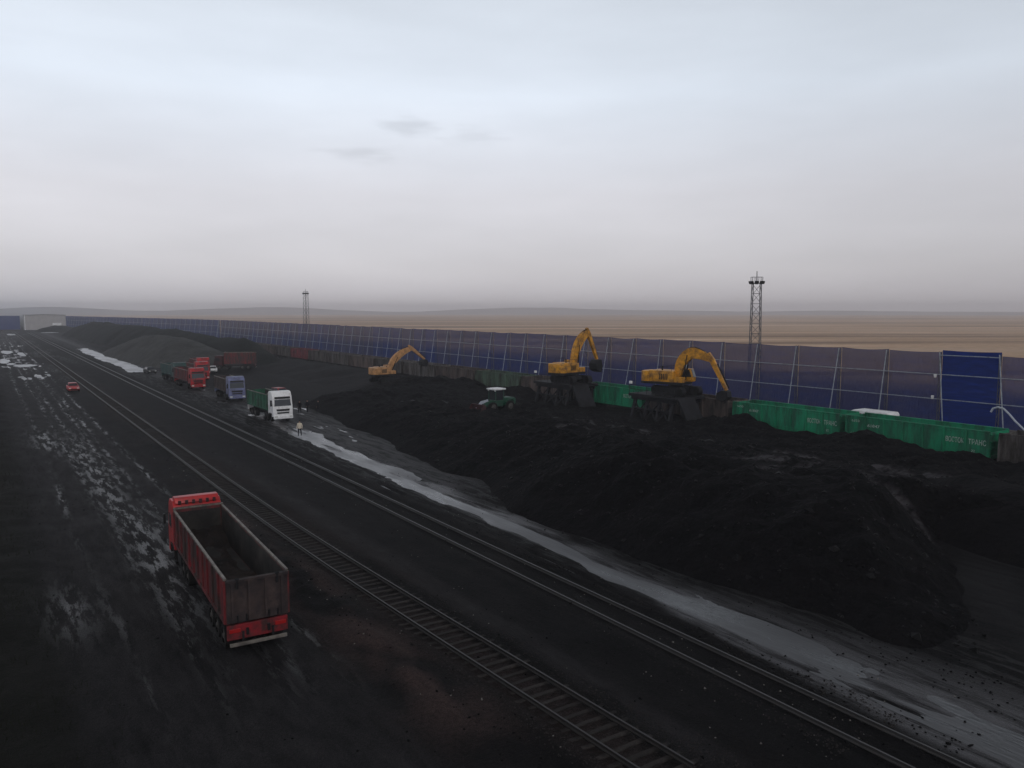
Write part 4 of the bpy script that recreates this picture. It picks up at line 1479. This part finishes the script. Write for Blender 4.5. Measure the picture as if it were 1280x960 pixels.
# ---------------------------------------------------------------- excavators
def ribbon(pts, wid):
    """closed outline in (y, z) round a centre line with a half-width at each point"""
    P_ = [Vector(p) for p in pts]
    L_, R_ = [], []
    for k, p in enumerate(P_):
        d = (P_[min(k + 1, len(P_) - 1)] - P_[max(0, k - 1)]).normalized()
        n = Vector((-d.y, d.x))
        L_.append(p + n * wid[k])
        R_.append(p - n * wid[k])
    return [tuple(p) for p in L_] + [tuple(p) for p in R_[::-1]]


def smooth_line(pts, n=5):
    P_ = [Vector(p) for p in pts]
    out = []
    for i in range(len(P_) - 1):
        p0, p1, p2, p3 = P_[max(0, i - 1)], P_[i], P_[i + 1], P_[min(len(P_) - 1, i + 2)]
        for k in range(n):
            u = k / n
            out.append(.5 * ((2 * p1) + (p2 - p0) * u + (2 * p0 - 5 * p1 + 4 * p2 - p3) * u * u + (3 * p1 - p0 - 3 * p2 + p3) * u ** 3))
    out.append(P_[-1])
    return [tuple(p) for p in out]


def make_excavator(label, loc, rotz, track_rot, m, boom, stick_end, bucket_tip, tail=3.4, dark_stick=0.0):
    t = thing('excavator', label, 'excavator', loc, rotz, 'yellow excavators unloading the train')
    Rt = Matrix.Rotation(track_rot, 3, 'Z')
    for s_ in (-1, 1):
        prof = []
        L_, r = 2.05, .50
        for k in range(9):
            a = PI / 2 - PI * k / 8
            prof.append((L_ + r * math.cos(a), .52 + r * math.sin(a)))
        for k in range(9):
            a = -PI / 2 - PI * k / 8
            prof.append((-L_ + r * math.cos(a), .52 + r * math.sin(a)))
        mb = MB().prism(prof, s_ * 1.35 - .30, s_ * 1.35 + .30, 'x')
        for k in range(22):      # shoe grousers
            y = -2.4 + 4.8 * k / 21
            mb.box((s_ * 1.35, y, 1.04), (.62, .06, .05))
            mb.box((s_ * 1.35, y, .03), (.62, .06, .05))
        mb.v = [tuple(Rt @ Vector(p)) for p in mb.v]
        tr = mb.build('crawler', M['steel_dark'], t)
        for y in (-2.05, -1.2, -.4, .4, 1.2, 2.05):
            w_ = MB().tube((s_ * 1.68, y, .52 if abs(y) > 2 else .34), (s_ * 1.0, y, .52 if abs(y) > 2 else .34), .40 if abs(y) > 2 else .2, n=12)
            w_.v = [tuple(Rt @ Vector(p)) for p in w_.v]
            w_.build('track_roller', M['rubber'], tr)
    uc = MB().box((0, 0, .72), (2.2, 1.9, .5))
    uc.tube((0, 0, .9), (0, 0, 1.3), .8, n=20)
    uc.v = [tuple(Rt @ Vector(p)) for p in uc.v]
    uc.build('undercarriage', M['steel_dark'], t)
    # revolving house
    plan = [(-1.45, 1.3), (-1.45, -tail + .7), (-1.05, -tail + .15), (0, -tail), (1.05, -tail + .15), (1.45, -tail + .7), (1.45, 1.3)]
    MB().prism(plan, 1.28, 1.55, 'z').build('revolving_frame', M['steel_dark'], t)
    cw = [(-1.43, -tail + 1.3), (-1.43, -tail + .75), (-1.02, -tail + .18), (0, -tail + .04), (1.02, -tail + .18), (1.43, -tail + .75), (1.43, -tail + 1.3)]
    MB().prism(cw, 1.5, 2.75, 'z').build('counterweight', m, t, bevel=.08, seg=3, smooth=True)
    hood = MB().hexa([(-1.42, -tail + 1.32, 1.55), (1.42, -tail + 1.32, 1.55), (1.42, .15, 1.55), (-1.42, .15, 1.55)], [(-1.36, -tail + 1.32, 2.85), (1.36, -tail + 1.32, 2.85), (1.36, .05, 2.80), (-1.36, .05, 2.80)])
    hood.build('engine_hood', m, t, bevel=.07, smooth=True)
    lv = MB()
    for s_ in (-1, 1):
        for k in range(5):
            lv.box((s_ * 1.405, -1.5 + k * .22, 2.15), (.03, .12, .7))
    lv.build('louvre', M['black_plastic'], t)
    MB().box((.98, .75, 1.85), (.85, 1.1, .6)).build('tool_box', m, t, bevel=.05)
    MB().tube((.5, -1.6, 2.8), (.5, -1.6, 3.35), .09, n=8).build('exhaust_pipe', M['steel_dark'], t)
    # cab on the left of the boom
    cb = MB().prism([(.12, 1.55), (1.75, 1.55), (1.8, 2.1), (1.45, 3.05), (.2, 3.1)], -1.42, -.48, 'x').build('cab', m, t, bevel=.06, smooth=True)
    MB().add([(-1.3, 1.83, 2.1), (-.6, 1.83, 2.1), (-.62, 1.52, 2.98), (-1.28, 1.52, 2.98), (-1.3, 1.79, 2.1), (-.6, 1.79, 2.1), (-.62, 1.48, 2.98), (-1.28, 1.48, 2.98)],
             [(0, 1, 2, 3), (7, 6, 5, 4), (0, 4, 5, 1), (1, 5, 6, 2), (2, 6, 7, 3), (3, 7, 4, 0)]).build('window', M['glass'], cb)
    for x in (-1.43, -.47):
        MB().prism([(.3, 2.1), (1.6, 2.1), (1.32, 2.92), (.32, 2.95)], x - .012, x + .012, 'x').build('window', M['glass'], cb)
    # arm
    bl = smooth_line(boom, 5)
    n = len(bl)
    wid = [.30 + .34 * math.sin(PI * min(1, (k / (n - 1)) * 1.05)) ** .8 for k in range(n)]
    MB().prism(ribbon(bl, wid), -.26, .26, 'x').build('boom', m, t, bevel=.03, seg=1)
    e = Vector(boom[-1])
    se = Vector(stick_end)
    d = (se - e).normalized()
    st = [e - d * .9, e, e.lerp(se, .5), se]
    MB().prism(ribbon([tuple(p) for p in st], [.16, .30, .24, .15]), -.21, .21, 'x').build('stick', m, t, bevel=.03, seg=1)
    # bucket
    b = Vector(bucket_tip)
    dn = (b - se)
    Lb = dn.length
    dn = dn.normalized()
    sd_ = Vector((dn.y, -dn.x))          # curls back towards the cab
    if sd_.x > 0:
        sd_ = -sd_
    bp_ = [se, se - sd_ * .25 + dn * .15, se - sd_ * .35 + dn * Lb * .6, b, b + sd_ * .35 + dn * .05, se + sd_ * 1.0 + dn * Lb * .75, se + sd_ * .95 + dn * Lb * .25, se + sd_ * .4]
    bu = MB().prism([tuple(p) for p in bp_], -.7, .7, 'x').build('bucket', M['steel_dark'], t, bevel=.03, seg=1)
    tt = MB()
    for k in range(5):
        x = -.6 + k * .3
        p, q = b, b + dn * .22
        tt.tube((x, p.x, p.y), (x, q.x, q.y), .07, .03, n=6)
    tt.build('tooth', M['steel_grey'], bu)
    # rams
    f0 = Vector((.9, 1.75))
    mid = Vector(bl[int(n * .45)])
    for s_ in (-1, 1):
        mb = MB().tube((s_ * .36, f0.x, f0.y), (s_ * .36, *f0.lerp(mid, .6)), .10, n=8)
        mb.tube((s_ * .36, *f0.lerp(mid, .6)), (s_ * .36, mid.x, mid.y), .055, n=8)
        mb.build('boom_ram', M['steel_dark'], t)
    a = Vector(bl[int(n * .5)]) + Vector((0, .45))
    c = e - d * .85
    mb = MB().tube((0, a.x, a.y), (0, *a.lerp(c, .6)), .10, n=8)
    mb.tube((0, *a.lerp(c, .6)), (0, c.x, c.y), .05, n=8)
    mb.build('stick_ram', M['steel_dark'], t)
    a = e.lerp(se, .15) + Vector((.38, .1))
    c = se + Vector((.25, .25))
    MB().tube((0, a.x, a.y), (0, c.x, c.y), .08, n=8).build('bucket_ram', M['steel_dark'], t)
    hs = MB()
    for x in (-.14, .0, .14):
        hp = [(x, bl[k][0] - .02, bl[k][1] + wid[k] + .06) for k in range(2, n - 2, 2)]
        hs.path(hp, .035, 5)
    hs.build('hose', M['rubber'], t)
    hr = MB()
    for s_ in (-1.3, 1.3):
        hr.path([(s_, -.1, 2.8), (s_, -.1, 3.3), (s_, -1.8, 3.3), (s_, -1.8, 2.8)], .025, 5)
    hr.build('handrail', M['steel_dark'], t)
    return t


DECK = 4.30
d1 = (.36, -.93)
make_excavator('large yellow excavator with a long arched boom reaching down right, on the right steel platform', (66.7, 65.4, DECK), dirz(*d1), dirz(*d1) * -1 + PI, M['yellow'],
               [(.1, 2.0), (.5, 3.7), (1.6, 4.85), (2.9, 4.75), (4.2, 4.2)], (6.0, .85), (6.0, -.35), tail=4.2)
d2 = (.985, .17)
make_excavator('yellow excavator with its boom folded high above the fence top, on the left steel platform', (65.9, 84.3, DECK), dirz(*d2), dirz(*d2) * -1 + PI, M['yellow'],
               [(.3, 2.0), (.7, 3.8), (1.5, 5.4), (2.7, 6.5), (3.5, 6.6)], (5.3, 3.0), (5.6, 1.35), tail=3.6)
make_excavator('dusty orange-yellow excavator standing low on the coal bank, farthest left of the three', (60.2, 131.5, 1.15), dirz(1, .06), .2, M['yellow_pale'],
               [(.5, 2.0), (1.6, 3.9), (3.4, 5.3), (5.4, 6.0)], (8.1, 3.9), (8.3, 2.7), tail=3.2)


# ---------------------------------------------------------------- steel platforms beside the train
M['stand_steel'] = mat('stand_steel', (.020, .020, .025), .75, .2, .3, 3, dirt=(.009, .009, .010), dirt_amt=.5)


def make_platform(label, loc, L_=9.4):
    t = thing('steel_platform', label, 'platform', loc, 0, 'trestle platforms beside the train')
    w, h = 4.9, DECK - .0
    MB().box((0, 0, h - .18), (w, L_, .34)).build('deck', M['stand_steel'], t, bevel=.02, seg=1)
    for s_ in (-1, 1):
        gm = MB()
        gm.box((s_ * 2.0, 0, h - .55), (.18, L_ - .3, .38))
        gm.build('girder', M['stand_steel'], t)
    for k in range(4):
        y = -L_ / 2 + .7 + k * (L_ - 1.4) / 3
        for s_ in (-1, 1):
            MB().hexa([(s_ * 2.75 - .2, y - .2, .3), (s_ * 2.75 + .2, y - .2, .3), (s_ * 2.75 + .2, y + .2, .3), (s_ * 2.75 - .2, y + .2, .3)] if s_ < 0 else [(s_ * 1.95 - .2, y - .2, .3), (s_ * 1.95 + .2, y - .2, .3), (s_ * 1.95 + .2, y + .2, .3), (s_ * 1.95 - .2, y + .2, .3)],
                      [(s_ * 1.9 - .17, y - .17, h - .7), (s_ * 1.9 + .17, y - .17, h - .7), (s_ * 1.9 + .17, y + .17, h - .7), (s_ * 1.9 - .17, y + .17, h - .7)]).build('leg', M['stand_steel'], t)
    br = MB()
    for k in range(3):
        y0 = -L_ / 2 + .7 + k * (L_ - 1.4) / 3
        y1 = y0 + (L_ - 1.4) / 3
        br.tube((-2.5, y0, 1.2), (-2.05, y1, h - .8), .09, n=6)
        br.tube((-2.5, y1, 1.2), (-2.05, y0, h - .8), .09, n=6)
        br.tube((-2.3, y0, 2.6), (-2.3, y1, 2.6), .09, n=6)
    br.build('bracing', M['stand_steel'], t)
    rl = MB()
    for k in range(6):
        y = -L_ / 2 + .1 + k * (L_ - .2) / 5
        rl.tube((-2.38, y, h), (-2.38, y, h + 1.0), .035, n=5)
    for z in (.5, 1.0):
        rl.tube((-2.38, -L_ / 2 + .1, h + z), (-2.38, L_ / 2 - .1, h + z), .03, n=5)
    rl.build('railing', M['steel_dark'], t)
    rp = MB().hexa([(-2.0, -L_ / 2 - 2.6, .4), (.6, -L_ / 2 - 2.6, .4), (.6, -L_ / 2 - 2.2, .4), (-2.0, -L_ / 2 - 2.2, .4)], [(-2.0, -L_ / 2 - .1, h - .1), (.6, -L_ / 2 - .1, h - .1), (.6, -L_ / 2 + .1, h - .2), (-2.0, -L_ / 2 + .1, h - .2)])
    rp.build('ramp_plate', M['stand_steel'], t)
    return t


make_platform('dark steel trestle platform carrying the excavator with the arched boom', (66.2, 66.6, 0), 7.6)
make_platform('dark steel trestle platform carrying the excavator with the high folded boom', (66.2, 86.0, 0), 8.2)
for y, lab in ((70.0, 'small white lamp on the rail of the right steel platform'), (89.6, 'small white lamp on the rail of the left steel platform')):
    t = thing('platform_lamp', lab, 'lamp', (63.78, y, DECK + 1.0), 0, 'white lamps on the steel platforms')
    MB().tube((0, 0, 0), (0, 0, .12), .04, n=6).build('stem', M['steel_dark'], t)
    MB().box((-.05, 0, .27), (.26, .36, .32)).build('lamp_head', M['white_paint'], t, bevel=.05)


# ---------------------------------------------------------------- small wheel loader on the heap
def make_loader(loc, rotz):
    t = thing('wheel_loader', 'small green wheel loader with a white cab roof on top of the coal heap', 'loader', loc, rotz)
    MB().prism([(-2.3, .75), (-2.35, 1.35), (-2.1, 1.55), (-.6, 1.6), (-.6, .7)], -.75, .75, 'x').build('engine_hood', M['loader_green'], t, bevel=.08, smooth=True)
    MB().prism([(-.6, .6), (-.6, 1.15), (1.5, 1.0), (1.6, .6)], -.55, .55, 'x').build('front_frame', M['loader_green'], t, bevel=.05)
    cb = MB()
    for x in (-.66, .66):
        for y in (-.55, .65):
            cb.tube((x, y, 1.1), (x * .95, y, 2.55), .05, n=6)
    cb.box((0, .05, 1.15), (1.4, 1.3, .3))
    cab = cb.build('cab', M['loader_green'], t)
    MB().box((0, .05, 1.9), (1.22, 1.12, 1.15)).build('window', M['glass'], cab, bevel=.03)
    MB().box((0, .05, 2.62), (1.62, 1.65, .16)).build('cab_roof', M['white_paint'], t, bevel=.05, smooth=True)
    for s_ in (-1, 1):
        MB().prism(ribbon([(.9, 1.25), (1.9, 1.05), (2.6, .45)], [.13, .17, .11]), s_ * .5 - .06, s_ * .5 + .06, 'x').build('lift_arm', M['pipe_pale'] if s_ > 0 else M['loader_green'], t)
        MB().prism([(-1.95, 1.15), (-1.7, 1.42), (-.9, 1.42), (-.6, 1.15), (-.7, 1.1), (-.95, 1.34), (-1.65, 1.34), (-1.85, 1.1)], s_ * .72, s_ * 1.05, 'x').build('mudguard', M['loader_green'], t)
    bk = [(2.5, .75), (2.4, .35), (2.55, .08), (3.45, .02), (3.45, .06), (2.72, .2), (2.62, .5), (2.75, .95), (2.65, 1.0)]
    MB().prism(bk, -1.15, 1.15, 'x').build('bucket', M['maroon'], t)
    for s_ in (-1, 1):
        MB().prism([(2.5, .75), (2.4, .35), (2.55, .08), (3.4, .04), (2.9, .95), (2.65, 1.0)], s_ * 1.15 - .02, s_ * 1.15 + .02, 'x').build('bucket_cheek', M['maroon'], t)
        MB().box((s_ * .62, .72, 2.45), (.2, .1, .14)).build('headlight', M['lamp_glass'], t, bevel=.02)
    for y in (-1.3, 1.25):
        wheel_pair(t, .88, y, .60, .38)
    MB().tube((.3, -1.5, 1.5), (.3, -1.5, 2.3), .06, n=6).build('exhaust_pipe', M['steel_dark'], t)
    return t


def hz(x, y):
    return float(plateau_h(np.array([x]), np.array([y]))[0])


make_loader((49.6, 77.6, hz(49.6, 77.6) + .02), dirz(-.93, -.10))


# ---------------------------------------------------------------- people
def make_person(label, loc, rotz, jacket, trousers, arm=.1, stride=.12, group=None, hat=True):
    t = thing('person', label, 'person', loc, rotz, group)
    # joints: (x, y, z, radius)
    J = [(0, 0, .96, .15), (0, .01, 1.18, .145), (0, .01, 1.40, .155), (0, 0, 1.50, .065), (0, .015, 1.57, .075), (0, .02, 1.66, .098), (0, .015, 1.74, .07)]
    E_ = [(0, 1), (1, 2), (2, 3), (3, 4), (4, 5), (5, 6)]

    def chain(root, pts):
        k = root
        for p in pts:
            J.append(p)
            E_.append((k, len(J) - 1))
            k = len(J) - 1
    for s_ in (-1, 1):
        chain(2, [(s_ * .20, 0, 1.42, .075), (s_ * .27, -.02, 1.15, .055), (s_ * (.27 + arm * .2), .06 + arm, .92, .042), (s_ * (.27 + arm * .2), .09 + arm, .84, .04)])
        chain(0, [(s_ * .10, 0, .86, .105), (s_ * .115, s_ * stride * .6, .50, .075), (s_ * .12, s_ * stride, .10, .05), (s_ * .125, s_ * stride + .15, .045, .042)])
    me = bpy.data.meshes.new('body')
    me.from_pydata([j[:3] for j in J], E_, [])
    o = bpy.data.objects.new('body', me)
    C.objects.link(o)
    sk = o.modifiers.new('skin', 'SKIN')
    ly = me.skin_vertices[0].data if me.skin_vertices else None
    if ly is None:
        bpy.context.view_layer.objects.active = o
        ly = me.skin_vertices.new().data
    for k, j in enumerate(J):
        ly[k].radius = (j[3], j[3])
    ly[0].use_root = True
    ss = o.modifiers.new('subdiv', 'SUBSURF')
    ss.levels = ss.render_levels = 1
    dg = bpy.context.evaluated_depsgraph_get()
    m2 = bpy.data.meshes.new_from_object(o.evaluated_get(dg))
    bpy.data.objects.remove(o)
    m2.name = 'body'
    m2.materials.clear()
    for mm in (trousers, jacket, M['skin'], M['black_plastic']):
        m2.materials.append(mm)
    for p in m2.polygons:
        z = p.center.z
        x = abs(p.center.x)
        p.material_index = 3 if z < .10 else 0 if (z < .9 and x < .22) else 2 if (z > 1.51 or (x > .22 and z < .90)) else 1
        p.use_smooth = True
    b = bpy.data.objects.new('body', m2)
    C.objects.link(b)
    b.parent = t
    hb = MB()
    n = 12
    v, f = [], []
    for k in range(5):
        a = k / 4 * PI / 2
        for i in range(n):
            q = 2 * PI * i / n
            v.append((.112 * math.cos(a) * math.cos(q), .02 + .125 * math.cos(a) * math.sin(q), 1.685 + .11 * math.sin(a)))
    for k in range(4):
        for i in range(n):
            f.append((k * n + i, k * n + (i + 1) % n, (k + 1) * n + (i + 1) % n, (k + 1) * n + i))
    f.append(tuple(range(n))[::-1])
    hb.add(v, f).build('hair', M['hair'], t, smooth=True)
    ey = MB()
    for s_ in (-1, 1):
        ey.box((s_ * .035, .115, 1.645), (.025, .02, .014))
    ey.build('eyes', M['black_plastic'], b)
    MB().hexa([(-.014, .10, 1.585), (.014, .10, 1.585), (.014, .135, 1.59), (-.014, .135, 1.59)], [(-.008, .10, 1.645), (.008, .10, 1.645), (.008, .118, 1.645), (-.008, .118, 1.645)]).build('nose', M['skin'], b)
    return t


gp = 'workers in dark clothes beside the road'
make_person('worker in dark clothes, nearest the white lorry of the three by the heap foot', (35.4, 105.6, .02), 2.4, M['cloth_dark'], M['cloth_dark'], group=gp)
make_person('worker in dark clothes standing between the other two by the heap foot', (36.6, 106.0, .02), -2.6, M['cloth_dark'], M['cloth_dark'], .02, .05, gp)
make_person('worker in dark clothes, farthest from the white lorry of the three by the heap foot', (37.6, 104.4, .05), 1.2, M['cloth_dark'], M['cloth_dark'], .15, .2, gp)
make_person('person in a pale coat and dark trousers walking in front of the white lorry', (28.9, 86.4, -.02), 2.6, M['cloth_pale'], M['cloth_dark'], .05, .2)

# ---------------------------------------------------------------- bent pipe over the wagon at right edge
mb = MB()
pts = [(72.15, 24.6, 3.98), (72.15, 29.2, 3.98), (72.15, 30.6, 4.05), (72.15, 31.4, 4.75), (72.15, 31.9, 5.3), (72.15, 32.35, 5.7), (72.15, 32.8, 5.78), (72.15, 33.2, 5.62), (72.15, 33.35, 5.3)]
o = mb.path(pts, .085, 8).build('bent_pipe', M['pipe_pale'], smooth=True)
tag(o, 'pale bent pipe hooking up from the rim of the grey wagon at right edge', 'pipe')

# ---------------------------------------------------------------- loose coal, stones, verge grass
def scatter(name, m, spots, seed):
    r = random.Random(seed)
    v, f = [], []
    base = [Vector(p) for p in ((0, 0, 1), (1, 0, 0), (0, 1, 0), (-1, 0, 0), (0, -1, 0), (0, 0, -1))]
    fc = [(0, 1, 2), (0, 2, 3), (0, 3, 4), (0, 4, 1), (5, 2, 1), (5, 3, 2), (5, 4, 3), (5, 1, 4)]
    for x, y, z, s in spots:
        q = Matrix.Rotation(r.uniform(0, 6.28), 3, 'Z') @ Matrix.Rotation(r.uniform(0, 3), 3, 'X')
        k = len(v)
        for b in base:
            p = q @ (b * s * r.uniform(.6, 1.2))
            v.append((x + p.x, y + p.y, z + p.z * .7))
        f += [tuple(i + k for i in t_) for t_ in fc]
    o = MB()
    o.v, o.f = v, f
    o = o.build(name, m)
    o['kind'] = 'stuff'
    return o


def gh(x, y):
    return float(ground_h(np.array([[x]]), np.array([[y]]))[0, 0])


def spots(n, pick, height, lo, hi, lift=.01, keep=None):
    q = [pick() for _ in range(n)]
    qx, qy = np.array([p[0] for p in q]), np.array([p[1] for p in q])
    qz = height(qx, qy)
    return [(x, y, z + lift, random.uniform(lo, hi) * (1.6 if random.random() < .05 else 1)) for x, y, z in zip(qx, qy, qz) if keep is None or z > keep]


def pick_lumps():
    return random.choice((random.gauss(25.4, .7), random.uniform(18, 32), random.gauss(13.4, .9), random.gauss(30.5, 1.0), random.uniform(1, 24))), 12 + 95 * random.random() ** 1.8


def pick_stones():
    return random.choice((random.uniform(23, 24.3), random.uniform(18, 23), random.gauss(13.6, .8), random.uniform(26, 30))), 14 + 70 * random.random() ** 1.6


def pick_ballast():
    y = 14 + 50 * random.random() ** 1.7
    return random.choice((float(bend(y)), float(bend(y)), 23.65)) + random.choice((random.uniform(-1.9, 1.9), random.gauss(-1.6, .35), random.gauss(1.6, .35))), y


M['ballast'] = mat('ballast', (.030, .027, .026), .9, .1, .5, 9)
scatter('loose_coal', M['coal'], spots(1500, pick_lumps, ground_h, .025, .075), 1)
scatter('gravel', M['stone_pale'], spots(260, pick_stones, ground_h, .02, .055), 2)
scatter('gravel', M['ballast'], spots(5200, pick_ballast, ground_h, .02, .05, .005), 5)
M['coal_lump'] = mat('coal_lump', (.0042, .0040, .0046), .6, .14, .4, 3, bump=.03, bump_scale=8)
scatter('loose_coal', M['coal_lump'], spots(3200, lambda: (random.uniform(31, 66), 10 + 90 * random.random() ** 1.4), plateau_h, .05, .17, 0, .1), 3)
scatter('loose_coal', M['coal_lump'], spots(130, lambda: (random.uniform(31, 44), 14 + 70 * random.random() ** 1.3), plateau_h, .15, .36, 0, .1), 4)

q = []
for i in range(9000):
    y = 24 + 80 * random.random() ** 1.5
    q.append((random.gauss(-.6, 2.0), y))
q = np.array(q)
q[:, 0] += 1.2 * fbm(q[:, 1] * .1, q[:, 1] * 0, 95, 2)
q = q[(q[:, 0] < 3.4) & (q[:, 0] > -9) & (fbm(q[:, 0] * .5, q[:, 1] * .4, 99, 3) > -.08)]
v, f = [], []
for (x, y), z in zip(q, ground_h(q[:, 0], q[:, 1])):
    a = random.uniform(0, 6.28)
    h = random.uniform(.08, .32)
    w = .012
    dx, dy = math.cos(a) * w, math.sin(a) * w
    lx, ly = random.uniform(-.12, .12), random.uniform(-.12, .12)
    k = len(v)
    v += [(x - dx, y - dy, z - .02), (x + dx, y + dy, z - .02), (x + lx, y + ly, z + h)]
    f.append((k, k + 1, k + 2))
o = MB()
o.v, o.f = v, f
o = o.build('grass', M['grass_dark'])
o['kind'] = 'stuff'

# ---------------------------------------------------------------- haze
hm = bpy.data.materials.new('haze')
hm.use_nodes = True
t = hm.node_tree
t.nodes.clear()
pv = N(t, 'ShaderNodeVolumePrincipled')
pv.inputs['Color'].default_value = (.97, .955, .99, 1)
pv.inputs['Density'].default_value = .00038
pv.inputs['Anisotropy'].default_value = .45
mo = N(t, 'ShaderNodeOutputMaterial')
t.links.new(pv.outputs[0], mo.inputs['Volume'])
hb = MB().box((0, 0, 28.5), (12800, 12800, 63)).build('haze', hm)
hb['kind'] = 'stuff'
hb.display_type = 'WIRE'
S.cycles.volume_bounces = 1
S.cycles.max_bounces = 6
S.cycles.transparent_max_bounces = 16
